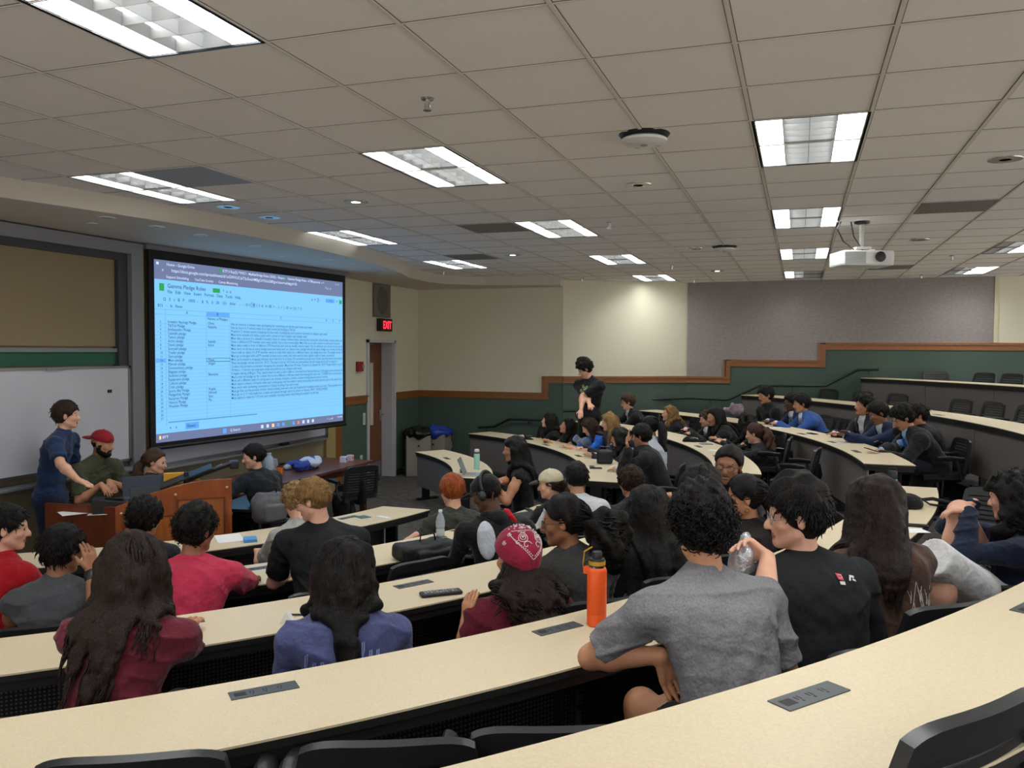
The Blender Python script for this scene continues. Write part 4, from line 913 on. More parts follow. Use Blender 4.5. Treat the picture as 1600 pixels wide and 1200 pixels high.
        if len(jacket) > 3 and jacket[3]:
            Ti = Fld(); fr = at_(.80, .118); Ti.ell(N+Fp*.088*s-t_*.012*s, np.array([.016, .014, .018])*s, A, .005); Ti.chain([N+Fp*.095*s-t_*.02*s, at_(.75, .135), at_(.45, .138)], [.014, .022, .026], .005); npmesh('necktie', [Ti.mesh(res)], [cloth(jacket[3])], root, org)
    Bt = Fld(); bm = cloth(bot); Bt.ell(at_(-.06), np.array([.178*bw, .14, .13])*s, A, .05)
    for sx in (-1, 1):
        a, b, c = KN[sx]; Bt.cap(a, b if not shortleg else a+(b-a)*shf[sx > 0], .096*s, .072*s if not shortleg else .092*s, .05, flat=shortleg)
        if not shortleg: Bt.chain([b, b*.6+c*.4, c+U*.0], [.070*s, .068*s, .056*s], .03)
    Bt.disp(wob(hs % 333+5, 28, .005), lo_-.6, hi_+.6)
    npmesh('shorts' if shortleg else 'trousers', [Bt.mesh(res*1.15)], [bm], root, org)
    ctx = dict(root=root, org=org, res=res, hp=hp, HD=HD, r=r_, f=f, u=u_, s=s, N=N, Fp=Fp, Rp=Rp, t=t_, at=at_, B=B, top=outer, t0=t, ARM=ARM, HA=HA, A=A, F=F, Rt=Rt, P0=P0, hm=hm)
    do_hair(ctx, hair)
    if glasses:
        G = MB(); v = lambda a, b, c: tuple(hp(a, b, c)-org)
        for sx in (-1, 1):
            pts = [v(sx*.033+.024*math.cos(a), .097-.004*abs(math.cos(a)), .001+.019*math.sin(a)) for a in np.linspace(0, 2*PI, 15)]
            G.tube(pts, .0018, 5); G.tube([v(sx*.057, .094, .006), v(sx*.075, .06, .008), v(sx*.082, 0, .006), v(sx*.08, -.012, -.008)], .0018, 5)
        G.tube([v(-.010, .100, .006), v(.010, .100, .006)], .002, 5); G.build('glasses', M('glasses '+glasses, glasses, .3), root, True)
    if extra: extra(ctx)
    if seat and sit:
        cp = P0-F*.03; chair((cp[0], cp[1]), phi+chairrot, 'black swivel chair under the '+(chairlab or label).split(',')[0], fz)
    return ctx
def prj(ctx, fld, p, d, off=.003):
    # walk from p along d onto the surface of fld
    p = np.array(p, float); d = nrm(d)
    for _ in range(40):
        q = fld.ev(p[None])[0]-off
        if q < .0005: break
        p = p+d*min(q, .05)
    return p
def skullroots(n, t, g, cut=.002, low=-.07, top=9):
    out = []
    while len(out) < n:
        v = nrm(g.normal(size=3)); p = np.array([v[0]*(.076+t), -.012+v[1]*(.095+t), .032+v[2]*(.084+t)])
        if (p-np.array([0, .078, .058]))@np.array([0, -.755, .656]) > cut and low < p[2] < top: out.append(np.concatenate([p, v]))
    return np.array(out)
def do_hair(c, hair):
    kind, col = hair[0], hair[1]; opt = hair[2] if len(hair) > 2 else {}
    hp, s, HD, r_, f, u_, HA = c['hp'], c['s'], c['HD'], c['r'], c['f'], c['u'], c['HA']; res = c['res']; near = c['t0'] < 5.6
    g = np.random.default_rng(opt.get('seed', int(abs(HD[0])*1000) % 997)); hm = c['hm']; root, org = c['root'], c['org']; Hf = Fld()
    def cap(t, k=.012, nape=0.0, front=0.0, top=0.0):
        Hf.ell(hp(0, -.012, .032+top/2), np.array([.076+t, .095+t, .084+t+top])*s, HA, .01)
        Hf.plane(hp(0, .078+front, .058), -.755*f+.656*u_, HD-.3, HD+.3, k)
        Hf.plane(hp(0, -.09, -.085+nape), .25*f+.97*u_, HD-.3, HD+.3, k)
        if 'maxz' in opt: Hf.plane(hp(0, 0, opt['maxz']+.01), -u_, HD-.3, HD+.3, k)
        for sx in (-1, 1): Hf.ell(hp(sx*.088, .0, -.012), np.array([.022, .022, .036])*s, HA, .008, None, '-')
    W = lambda L: HD+s*(L[..., 0:1]*r_+L[..., 1:2]*f+L[..., 2:3]*u_)
    parts = []
    if kind in ('short', 'curly', 'fade', 'wavytop'):
        t = opt.get('t', {'short': .014, 'curly': .030, 'fade': .007, 'wavytop': .024}[kind]); cap(t, top=opt.get('top', .008), front=opt.get('front', .004 if kind == 'short' else .012), nape=opt.get('nape', 0))
        if kind in ('curly', 'wavytop'): Hf.disp(wob(int(g.integers(999)), 150 if kind == 'curly' else 90, .007 if kind == 'curly' else .006), HD-.3, HD+.3)
        else: Hf.disp(wob(int(g.integers(999)), 110, .003), HD-.3, HD+.3)
        n = opt.get('n', 420 if near else 160); rt = skullroots(n, t-.004, g, low=-.06+opt.get('nape', 0), top=opt.get('maxz', 9)); m = 6
        ear = (np.abs(rt[:, 0]) > .06) & (np.abs(rt[:, 1]) < .03) & (rt[:, 2] < .02); rt = rt[~ear]; n = len(rt)
        p = rt[:, :3].copy(); v = rt[:, 3:]; cr = np.array([0, -.05, .12])
        tan = p-cr; tan -= v*np.sum(tan*v, 1, keepdims=True); tan /= np.linalg.norm(tan, axis=1, keepdims=True)+1e-6
        lift = opt.get('lift', .35 if kind != 'curly' else .9); d = tan+v*lift+g.normal(size=(n, 3))*(.25 if kind != 'curly' else .6); d /= np.linalg.norm(d, axis=1, keepdims=True)
        Ln = opt.get('len', .034 if kind != 'curly' else .03)*g.uniform(.6, 1.3, (n, 1)); S = [p.copy()]; ph = g.uniform(0, 6.28, (n, 1)); e1 = np.cross(d, v); e1 /= np.linalg.norm(e1, axis=1, keepdims=True)+1e-6; e2 = np.cross(d, e1)
        for i in range(1, m):
            d2 = d - v*(.28*i/m) + np.array([0, 0, -.1]); p = p+d2*Ln/(m-1)
            hx = (.0075 if kind == 'curly' else .0015)*min(i/2, 1); S.append(p+hx*(e1*np.cos(ph+i*1.6)+e2*np.sin(ph+i*1.6)))
        S = np.stack(S, 1); rad = np.linspace(1, .25, m)[None, :]*(.0048 if near else .0062)*np.ones((n, 1))*(1 if kind != 'curly' else 1.05); parts.append(locks(W(S), rad*s))
    elif kind in ('long', 'tail', 'bun'):
        t = opt.get('t', .014); cap(t, top=.006, front=opt.get('front', -.014)); Hf.disp(wob(int(g.integers(999)), 100, .003), HD-.3, HD+.3)
        L = opt.get('L', .5); vol = opt.get('vol', 1.); wav = opt.get('wav', .004); fr = opt.get('freq', 3.); n = int(opt.get('n', 330 if near else 140)*(1.35 if near else 1)); m = 20
        if kind == 'long':
            rt = skullroots(n, t-.003, g, .012, low=-.05 if 'maxz' in opt else -.02, top=opt.get('maxz', 9)); p = W(rt[:, None, :3])[:, 0]; v = rt[:, 3:]; vw = v@np.array([r_, f, u_])
            fro = np.clip((rt[:, 1:2]+.035)*14, 0, 1)
            sd = np.sign(rt[:, 0:1]+opt.get('part', .01)); dirn = sd*np.clip(1.25-np.abs(rt[:, 0:1])*8, 0, 1)*fro*r_[None]-f[None]*np.clip((rt[:, 1:2]+.06)*9, .15, 1.0)
            S = [p.copy()]; st = (L+.16)*g.uniform(.78, 1.05, (n, 1))/(m-1)*s; d = dirn+vw*.2+np.array([0, 0, -.3]); off = (.006+.016*vol*g.random((n, 1)))
            tgt = g.random((n, 1)); bias = opt.get('bias', 0)
            for i in range(1, m):
                d = d*.62+np.array([0, 0, -1.])*.5-c['Fp'][None]*(.04 if i > 6 else 0)*(1-tgt)+c['Rp'][None]*bias*(.15 if i > 5 else 0); d /= np.linalg.norm(d, axis=1, keepdims=True)+1e-6; p = p+d*st
                q = p-HD; lf = q@f/s; lu = q@u_/s; lr = q@r_/s
                hid = (lu < .055) & (lu > -.20) & (lf > opt.get('face', .02)); p = p-f[None]*((lf-opt.get('face', .02))*hid)[:, None]*s*.8
                out = (lu < .0) & (lu > -.25); w_ = (.012+.02*vol)*np.clip(1-np.abs(lr)/.09, 0, 1)*(lf < 0)*out; p = p-f[None]*w_[:, None]*.25
                if i > 6: p = p-c['Rp'][None]*((p-c['N'])@c['Rp'])[:, None]*opt.get('nar', .05)
                for _ in range(3):
                    D = np.minimum(c['top'].ev(p), c['B'].ev(p)); need = np.clip(off[:, 0]+.004-D, 0, .06); hit = need > 0
                    if not hit.any(): break
                    ph_ = p[hit]; e = .004; G = np.stack([(np.minimum(c['top'].ev(ph_+np.eye(3)[a]*e), c['B'].ev(ph_+np.eye(3)[a]*e))-D[hit]) for a in range(3)], 1); G /= np.linalg.norm(G, axis=1, keepdims=True)+1e-6; p[hit] = ph_+G*need[hit][:, None]
                S.append(p.copy())
            S = np.stack(S, 1)
        else:
            # gathered tail from the back of the head
            base = hp(0, -.115, opt.get('tz', .03)) ; n = opt.get('n', 150 if near else 80); S = []
            Tl = opt.get('L', .3); side = opt.get('side', 0)
            for k_ in range(n):
                a = g.uniform(0, 2*PI); rr = math.sqrt(g.random())*opt.get('rad', .045)*vol; p = base.copy(); row = []
                bd = (r_*math.cos(a)+u_*math.sin(a)*.6-f*.4*math.sin(a))
                for i in range(m):
                    q_ = i/(m-1); row.append(base-f*(.05*math.sin(min(q_*4, PI/2)))*vol+bd*rr*(.2+1.3*math.sin(PI*min(q_*.93, 1))**.9)+np.array([0, 0, -1])*Tl*max(0, q_-.06)+c['Rp']*side*q_)
                S.append(row)
            S = np.array(S)
            for i in range(m):
                D = np.minimum(c['top'].ev(S[:, i]), c['B'].ev(S[:, i])); S[:, i] -= c['Fp'][None]*np.clip(.008-D, 0, .08)[:, None]
            e = Fld(); Hf.ell(base, (.022*s,)*3, None, .02)
        ph = g.uniform(0, 6.28, (len(S), 1)); ii = np.arange(m)[None, :]; amp = wav*np.clip(ii/5, 0, 1)
        A1 = amp*np.sin(ii*fr*.6+ph); A2 = amp*np.cos(ii*fr*.6+ph*1.3); S = S+A1[..., None]*r_+A2[..., None]*f
        K_ = max(4, len(S)//opt.get('clump', 8)); ld = g.choice(len(S), K_, replace=False); md = S[:, m//2]; nn_ = np.argmin(((md[:, None]-md[ld][None])**2).sum(2), 1); w_ = np.clip((np.arange(m)-2)/m, 0, 1)**.6*opt.get('cl', .72 if kind == 'long' else .25)
        S = S+(S[ld][nn_]-S)*w_[None, :, None]
        for k_ in range(0, len(S), max(1, len(S)//opt.get('core', 80 if kind == 'long' else 34))):
            q_ = S[k_][::2]; rr = (.0095*vol**.4*(.75 if wav > .018 else 1) if kind == 'long' else .018); lst = [rr*.5]+[rr]*(len(q_)-3)+[rr*.7, rr*.35]; Hf.chain(list(q_), lst[:len(q_)], .022)
        if wav > .006: Hf.disp(wob(int(g.integers(999)), 70, .006, (1, 1, .6)), HD-.9, HD+.4)
        rad = (np.linspace(1, .3, m)[None, :]**.7)*(.0058 if near else .0075)*g.uniform(.6, 1.25, (len(S), 1)); parts.append(locks(S, rad*s))
        if kind == 'tail':
            n2 = 160 if near else 60; rt = skullroots(n2, t-.003, g, .012, low=-.05, top=opt.get('maxz', 9)); P_ = W(rt[:, None, :3])[:, 0]; S2 = []
            for i in range(8):
                q_ = i/7; X = P_*(1-q_)+base*q_; loc = X-HD; X = X+loc/(np.linalg.norm(loc, axis=1, keepdims=True))*(.03*math.sin(PI*q_)); S2.append(X)
            parts.append(locks(np.stack(S2, 1), np.full((n2, 8), .0035*s)))
    if kind == 'none': return
    npmesh('hair', [Hf.mesh(res*(.85 if kind != 'long' else 1.0))]+parts, [hm], root, org)
def capx(color, brim=None, back=False, button=None, tilt=0):
    # a baseball cap, brim forward or backward
    def fn(c):
        hp, s, HA, HD = c['hp'], c['s'], c['HA'], c['HD']; f, u_, r_ = c['f'], c['u'], c['r']; K = Fld(); sg = -1 if back else 1
        K.ell(hp(0, -.010, .045), np.array([.088, .106, .088])*s, HA, .01); K.plane(hp(0, .0, .030), u_+f*(.12*-sg), HD-.3, HD+.3, .006)
        K.ell(hp(0, sg*.0-.010, .136), np.array([.008, .008, .006])*s, HA, .004)
        if back: K.ell(hp(0, .115, .045), np.array([.035, .03, .022])*s, HA, .004, None, '-')
        npmesh('cap', [K.mesh(c['res']*.8)], [cloth(color)], c['root'], c['org'])
        Bm = Fld(); Bm.ell(hp(0, sg*.110-.01*(1-sg)/2, .032), np.array([.072, .075, .016])*s, [r_, nrm(f-u_*.12*sg), nrm(u_+f*.12*sg)], .005); Bm.ell(hp(0, sg*.02, .03), np.array([.09, .09, .10])*s, HA, .004, None, '-'); 
        npmesh('cap_brim', [Bm.mesh(c['res']*.6)], [cloth(brim or color)], c['root'], c['org'])
    return fn
# ------------------------------------------------------------------ the people
V = lambda *a: np.array(a, float)
# near left and middle rows, seen from behind
person('man in red t-shirt at the far left edge, smiling in profile', (12, 826, 4.55), look=42, face=85, pitch=-5, ring=2, hair=('short', 'black', dict(lift=.7, len=.03)), skin='fair', top=('a3121f', 'short'), lean=.1)
def watch(c):
    a, b, w_ = c['ARM'][1]; W = Fld().cap(w_+(b-w_)*.06, w_+(b-w_)*.13, .033, .034, .002); npmesh('wristwatch', [W.mesh(.006)], [BLK], c['root'], c['org'])
person('man in grey sleeveless shirt with glasses, hand at his face', (98, 862, 4.3), look=92, face=128, ring=2, hair=('short', 'black', dict(t=.022, lift=.6, len=.04)), skin='brown', top=('46484c', 'none', 'sleeveless_shirt'), lean=.10, glasses='2a2522', rh=dep(142, 893, 4.18), rhd=((-.35, .25, 1), (-.9, .2, 0)), elb=(.4, -.2, -1), extra=watch, bw=1.05)
def scrunchie(c):
    K = MB(); 
    for i in range(9):
        a = i*.8; K.sphere(tuple(c['hp'](-.055+.016*math.cos(a), -.085+.012*math.sin(a*1.7), -.075+.014*math.sin(a))-c['org']), .009, n=6)
    K.build('hair_claw', M('pearly clip', '9a9186', .3), c['root'], True)
person('woman in maroon t-shirt leaning on the third-row desk, long dark hair', (208, 888, 3.05), look=118, face=112, pitch=-14, roll=6, ring=3, female=True, hair=('long', 'dbrown', dict(L=.50, vol=.8, wav=.010, freq=3, bias=-.35, n=460)), skin='tan', top=('5c1a28', 'short'), bot='20242c', lean=.26, side=.02, rh=at(287, 985, DZ[3]+.03), rhd=((-.25, .9, .15), (0, 0, -1)), elb=(.9, -.6, -.5), lh=at(175, 975, DZ[3]+.03), curl=.25, extra=scrunchie)
person('young man with thick round black curls in a black shirt before the lectern', chairlab='young man with round black curls', head=(227, 812, 5.7), look=95, face=120, ring=1, hair=('curly', 'black', dict(t=.034, top=.014)), skin='tan', top=('1f2226', 'short'), lean=.12)
person('man in raspberry pink t-shirt, black curly hair, facing the lectern', (307, 829, 4.45), look=85, face=122, ring=2, hair=('curly', 'black', dict(t=.024, top=.012)), skin='brown', top=('b4304c', 'short'), lean=.2, bw=1.14, rh=at(400, 905, DZ[2]+.03), elb=(.9, -.3, -.5), lh=at(330, 890, DZ[2]+.03))
person('curly blond young man in pale grey t-shirt, head bowed in the front row', (463, 785, 6.05), look=135, face=150, pitch=-32, ring=1, hair=('curly', 'lblond', dict(t=.028)), skin='fair', top=('9d9a97', 'short'), bot='7b756c', lean=.30, shortleg=True, bw=.95)
person('broad blond man with black glasses in a fitted black t-shirt', (489, 782, 4.95), look=188, face=126, pitch=-16, ring=2, hair=('short', 'blond', dict(t=.016, len=.02, lift=.5)), skin='fair', top=('17191d', 'short'), lean=.2, bw=1.16, glasses='15120f', lh=at(452, 893, DZ[2]+.03), rh=at(490, 880, DZ[2]+.03), tf='p')
def backart(lines, colr, name, r=.0016, off=.004):
    def fn(c):
        K = MB(); A3 = (c['Rp'], c['t'])
        for ln in lines:
            P = []
            for a, b in ln:
                q = prj(c, c['top'], c['N']+c['Rp']*a+c['t']*b-c['Fp']*.35, c['Fp'], off); P.append(tuple(q-c['org']))
            K.tube(P, r, 5)
        K.build(name, M('print '+colr, colr, .7), c['root'], True)
    return fn
def script_(x0, y0, s, seed, n=5):
    g = np.random.default_rng(seed); out = []
    for k in range(n):
        x = x0+k*s*.62; h = s*(1.5 if k % 3 == 0 else .8); out.append([(x-s*.15, y0), (x+s*.1, y0+h*.5), (x+s*.12, y0+h), (x-s*.05, y0+h*.95), (x-s*.08, y0+h*.3), (x+s*.02, y0-.002), (x+s*.3, y0+s*.15)])
    return out
person('woman in slate blue long-sleeve shirt with script lettering, long black hair', (538, 893, 3.3), look=122, face=124, pitch=-10, ring=3, female=True, hair=('long', 'black', dict(L=.48, vol=.7, wav=.009, n=460, nar=.14)), skin='tan', top=('4a4f78', 'long', 'long_sleeve_shirt'), lean=.12,
       extra=backart(script_(.055, -.16, .045, 3, 3)+script_(-.15, -.19, .045, 4, 3)+script_(-.14, -.26, .03, 5, 9), '8a93c4', 'back_print', .0032), bw=1.06, lh='lap', rh='lap')
person('ginger-haired man in dark olive t-shirt by the water bottle', (706, 768, 7.0), s=1.1, look=140, face=132, pitch=-12, ring=1, hair=('short', 'ginger', dict(t=.018, len=.03)), skin='fair', top=('35362f', 'short'), lean=.08, bw=1.05, lh=dep(650, 836, 6.62), lelb=(-.6, .2, -1), lhd=((-.5, -.3, -.3), (0, 0, -1)), rh='lap', fz=0)
def hoodie(c):
    J = Fld(); hp = c['hp']; N, Fp, Rp, t = c['N'], c['Fp'], c['Rp'], c['t']
    J.chain([N-Rp*.07-Fp*.03+t*.02, N-Fp*.09-t*.01, N+Rp*.07-Fp*.03+t*.02], [.04, .052, .04], .03); npmesh('hood', [J.mesh(.009)], [cloth('17171a')], c['root'], c['org'])
    Wp = Fld(); Wp.ell(c['at'](.72, -.115, -.115), np.array([.062, .03, .125]), c['A'], .01); npmesh('white_panel', [Wp.mesh(.009)], [cloth('b9bdc8')], c['root'], c['org'])
    Rd = Fld(); Rd.chain([N+Rp*.055-Fp*.085+t*.03, N+Rp*.10-Fp*.09-t*.03], [.028, .02], .01); npmesh('red_panel', [Rd.mesh(.009)], [cloth('b3141f')], c['root'], c['org'])
    capx('141416')(c)
    K = MB(); K.tube([tuple(hp(.094*math.sin(a), -.035, .045+.098*math.cos(a))-c['org']) for a in np.linspace(-1.7, 1.7, 18)], .009, 8, flat=1.8)
    for sx in (-1, 1): K.sphere(tuple(hp(sx*.095, -.02, -.005)-c['org']), (.028, .028, .034), n=8)
    K.build('headphones', M('grey black plastic', '2c2c2f', .4), c['root'], True)
person('man in black cap and headphones, black hoodie with white and red panels', (760, 772, 5.5), look=172, face=128, pitch=-22, ring=2, hair=('short', 'black', dict(t=.004, n=60, maxz=.02)), skin='deep', top=('131316', 'long', 'hoodie'), lean=.2, bw=1.12, extra=hoodie)
def bandana(c):
    hp, s, HA, HD = c['hp'], c['s'], c['HA'], c['HD']; f, u_, r_ = c['f'], c['u'], c['r']; K = Fld()
    K.ell(hp(0, -.02, .036), np.array([.102, .128, .112])*s, HA, .01); nn = nrm(-.62*f+.78*u_)
    K.plane(hp(0, .0, .014), nn, HD-.3, HD+.3, .008); K.ell(hp(0, -.118, -.02), np.array([.05, .022, .06])*s, [r_, nrm(f+u_*.3), nrm(u_-f*.3)], .04)
    npmesh('bandana', [K.mesh(.0065)], [cloth('8f1d3a')], c['root'], c['org'])
    g = np.random.default_rng(3); P = MB()
    def on(a, b):   # a: around, b: down from the top toward the tail tip
        q = hp(0, -.02, .036)+(r_*math.sin(a)*math.sin(b)-f*math.cos(a)*math.sin(b)+u_*math.cos(b))*.25
        return tuple(prj(c, K, q, hp(0, -.02, .03)-q, .0012)-c['org'])
    def pl(pts, r=.0016): P.tube([on(a, b) for a, b in pts], r, 4)
    for o_ in (0, .10):
        for sx in (-1, 1):
            L = [(sx*(.95-.95*k/16), .95+(.85+o_)*k/16) for k in range(17)]
            for k in range(16):
                if o_ or 1: pl([L[k], (L[k][0]-sx*.02, L[k][1]+.035)], .0022)
            if o_: pl(L, .0011)
    for sx in (-1, 1):
        ca, cb = sx*.34, 1.12
        for rr in (.10, .17): pl([(ca+rr*1.0*math.cos(t_)*(1+.3*math.sin(t_)), cb+rr*math.sin(t_)*1.15) for t_ in np.linspace(0, 2*PI, 14)], .0017)
        pl([(ca+sx*(.2-.05*k), cb-.22-.03*math.sin(k)) for k in range(8)], .0017); pl([(ca-sx*.12+.03*math.cos(t_)*t_, cb+.32+.03*math.sin(t_)*t_) for t_ in np.linspace(0, 6, 12)], .0017)
        for ca2, cb2 in ((sx*.95, .95), (sx*.75, .45), (sx*1.15, 1.3), (sx*.28, .62)):
            pl([(ca2+.10*math.cos(t_)*(1+.25*t_/6), cb2+.08*math.sin(t_)) for t_ in np.linspace(0, 5, 10)], .0017); P.sphere(on(ca2, cb2), .005, n=4)
        P.sphere(on(ca, cb), .006, n=5); pl([(sx*.55+.06*math.cos(t_), 1.32+.06*math.sin(t_)) for t_ in np.linspace(0, 5, 9)], .0016)
    for k in range(20):
        a, b = (k % 7-3)*.42+.1*math.sin(k), .25+.2*(k//7)
        P.sphere(on(a, b), .0035, n=4)
    pl([(-.9+.12*k, .80+.03*(k % 2)) for k in range(16)], .0018)
    P.build('paisley_print', M('bandana print', 'd9cfd2', .8), c['root'], True)
person('woman in red paisley bandana and maroon t-shirt, big curly brown hair', (806, 872, 3.75), look=140, face=126, pitch=-14, roll=-8, ring=3, female=True, hair=('long', 'dbrown', dict(L=.40, vol=2.4, wav=.026, freq=7, n=760, core=90, maxz=-.025, cl=.3)), skin='tan', top=('5d1626', 'short'), lean=.14, extra=bandana, lh=dep(728, 973, 3.62), lelb=(-.7, -.6, -.8), rh='lap', bw=1.05)
person('woman in grey t-shirt with a big curly ponytail and earring', (880, 815, 4.0), look=188, face=128, ring=3, female=True, hair=('tail', 'black', dict(L=.22, rad=.075, vol=1.5, wav=.02, freq=7, tz=-.01, n=260, side=.10)), skin='brown', top=('3a3a3a', 'short'), lean=.08, lh='lap', glasses='3a2f2a')
person('man in white t-shirt with short black hair, second row', (901, 748, 6.7), look=112, face=122, ring=2, hair=('short', 'black', dict(t=.018)), skin='olive', top=('c9ccd2', 'short'), lean=.12, bw=1.12)
person('person in cream baseball cap with long brown hair looking left', (860, 757, 7.0), look=188, face=150, fz=0, ring=1, hair=('tail', 'brown', dict(L=.12, rad=.03, tz=-.06, maxz=.02)), skin='fair', top=('1b1b1d', 'short'), extra=capx('c9bfa6', '3c3531'), hipz=.5)
person('woman with long black hair in black sleeveless top at the laptop', chairlab='woman at the laptop', head=(803, 703, 8.3), look=198, face=205, fz=0, ring=1, female=True, pitch=-4, hair=('long', 'black', dict(L=.42, vol=1., wav=.01, face=.01)), skin='tan', top=('151517', 'none', 'vest_top'), bot='1c4a4e', lh=dep(768, 752, 8.1), rh=dep(775, 754, 7.9), lean=.05)
person('man in dark t-shirt with curly brown hair beside the white t-shirt', chairlab='curly brown-haired man in dark t-shirt', head=(985, 755, 6.9), look=135, face=128, ring=2, hair=('curly', 'brown', dict(t=.026)), skin='tan', top=('2b2c2e', 'short'), lean=.14, bw=1.05)
person('woman with very long straight black hair, dark top, third row', (1012, 798, 4.45), look=124, face=124, ring=3, female=True, hair=('long', 'black', dict(L=.56, vol=.9, wav=.005, n=460, nar=.08)), skin='tan', top=('161618', 'short'), lean=.1, rh='lap', lh='lap')

# near right: the two men and the woman in front of the nearest desk
person('man in heather grey t-shirt with thick black curls, elbow on the fourth-row desk', (1096, 826, 2.78), look=118, face=128, pitch=-10, ring=4, hair=('curly', 'black', dict(t=.026, top=.02, n=700, len=.034)), skin='tan', top=('77767a', 'short'), bot='2a2d35', lean=.22, bw=1.16, tf='h', lh=dep(1033, 1024, 2.64), lelb=(-.92, .2, -.45), lhd=((.35, .25, -1), (.5, -.8, 0)), rh='lap', shortleg=True)
def logo(c):
    K = MB(); K.mi = 0
    def patch(pts, mi):
        P = [tuple(prj(c, c['top'], c['N']+c['Rp']*a+c['t']*b-c['Fp']*.3, c['Fp'], .003)-c['org']) for a, b in pts]; K.mi = mi; K.add(P, [tuple(range(len(P)))])
    patch([(.035, -.045), (.058, -.050), (.058, -.074), (.035, -.069)], 0); patch([(.037, -.075), (.060, -.078), (.060, -.090), (.037, -.087)], 1)
    patch([(.080, -.075), (.090, -.055), (.112, -.060), (.108, -.068), (.094, -.064), (.088, -.077)], 1); patch([(.096, -.076), (.099, -.068), (.112, -.074), (.114, -.081)], 1)
    K.tube([tuple(prj(c, c['top'], c['N']+c['Rp']*a+c['t']*b-c['Fp']*.3, c['Fp'], .004)-c['org']) for a, b in ((.040, -.052), (.053, -.054), (.053, -.066), (.040, -.064))], .0014, 4)
    K.build('printed_logo', [M('logo red', 'c9414b', .6), M('logo white', 'd6d6d4', .6)], c['root'])
    N = Fld().ring(c['N']+c['t']*.045+c['Fp']*.005, nrm(c['t']*.9+c['Fp']*.42), .066, .002, 0); npmesh('thin_necklace', [N.mesh(.003)], [M('gold chain', '8f7440', .3, metal=.8)], c['root'], c['org'])
person('man in oversized black t-shirt with small red and white logos, round glasses', (1243, 808, 3.12), look=190, face=124, pitch=-4, ring=4, hair=('wavytop', 'black', dict(t=.024, top=.024, n=800, len=.034, lift=.45)), skin='fair', top=('15171a', 'short'), bot='17181c', lean=.16, bw=1.26, glasses='8b8f96', lh=dep(1200, 872, 2.98), lhd=((-.75, -.1, .45), (-.1, -1, -.6)), lelb=(-.2, -.9, -1), curl=1.2, extra=logo, tf='p', rh='lap')
MTN = [[(-.02+.0*k, -.36), (-.015, -.28), (.01, -.2), (.035, -.13), (.05, -.19), (.07, -.24), (.10, -.26), (.12, -.22), (.11, -.15)]]
g_ = np.random.default_rng(5)
for k in range(26):
    a = g_.uniform(-.01, .13); b = g_.uniform(-.36, -.2); MTN.append([(a, b), (a+.004, b+.02), (a+g_.uniform(-.012, .012), b+g_.uniform(.03, .06))])
person('woman in brown sweatshirt with a white line drawing on the back, straight dark hair', chairlab='woman in brown sweatshirt', head=(1366, 792, 3.55), look=122, face=126, ring=4, female=True, hair=('long', 'dbrown', dict(L=.30, vol=.6, wav=.003, n=520, nar=.02, bias=-1.3)), skin='fair', top=('4b342b', 'long', 'sweatshirt'), lean=.1, bw=1.08, extra=backart(MTN, 'c9bfb6', 'back_drawing', .0013), lh='lap', rh='desk')
kA, kB = dep(1497, 797, 4.35), dep(1530, 800, 4.1)
person('person with curly black hair, navy sweater and white shorts, hands on a raised knee', (1580, 778, 4.25), look=148, face=180, ring=4, female=True, hair=('long', 'black', dict(L=.34, vol=2.1, wav=.02, freq=7, n=480, core=80, face=-.02)), skin='fair', top=('1b2338', 'long', 'sweater'), bot='e9e9ec', lean=-.06, shortleg=True,
       knees={-1: (tuple(dep(1470, 880, 3.95)), tuple(dep(1478, 1010, 3.95))), 1: (tuple(dep(1500, 800, 4.3)), tuple(dep(1480, 925, 4.2)))}, shf=(1.12, .5), lh=dep(1516, 797, 4.2), rh=dep(1522, 786, 4.38), lhd=((-1, .1, -.1), (0, 0, -1)), rhd=((-1, -.1, -.2), (0, 0, -1)), curl=.7, shoes=SHOEW)
# middle, third row right end
person('woman in dark jacket with white piping, back turned, black hair', (1094, 762, 4.9), look=128, face=128, ring=3, female=True, hair=('long', 'black', dict(L=.28, vol=1.2, wav=.006)), skin='tan', top=('1b1c1f', 'long'), lean=.1, lh=dep(1066, 785, 4.95), lhd=((-.6, .3, .3), (0, 0, -1)), lelb=(-.5, -.5, -1))
def earring(c):
    K = MB(); 
    for sx in (-1, 1): q = c['hp'](sx*.085, 0, -.045)-c['org']; K.tube([tuple(q+np.array([0, 0, -.012])+.012*(c['f']*math.cos(a)+c['u']*math.sin(a))) for a in np.linspace(0, 6.28, 12)], .0016, 5)
    K.build('hoop_earrings', M('gold', 'b08d4a', .25, metal=1), c['root'], True)
person('smiling woman with glasses turned back toward the camera, black hair', (1138, 728, 5.3), look=263, face=240, pitch=-2, roll=6, ring=3, female=True, hair=('tail', 'black', dict(L=.4, rad=.04, tz=-.02)), skin='brown', top=('1f2024', 'long'), lean=.02, glasses='2b2321', lh='lap', rh='lap', seat=False)
person('woman in black top with a gold hoop earring, in profile', (1163, 778, 4.75), look=190, face=150, ring=3, female=True, hair=('tail', 'black', dict(L=.42, rad=.05, vol=1.3, wav=.01, tz=.0, n=220)), skin='tan', top=('211c1b', 'long'), lean=.08, extra=earring)
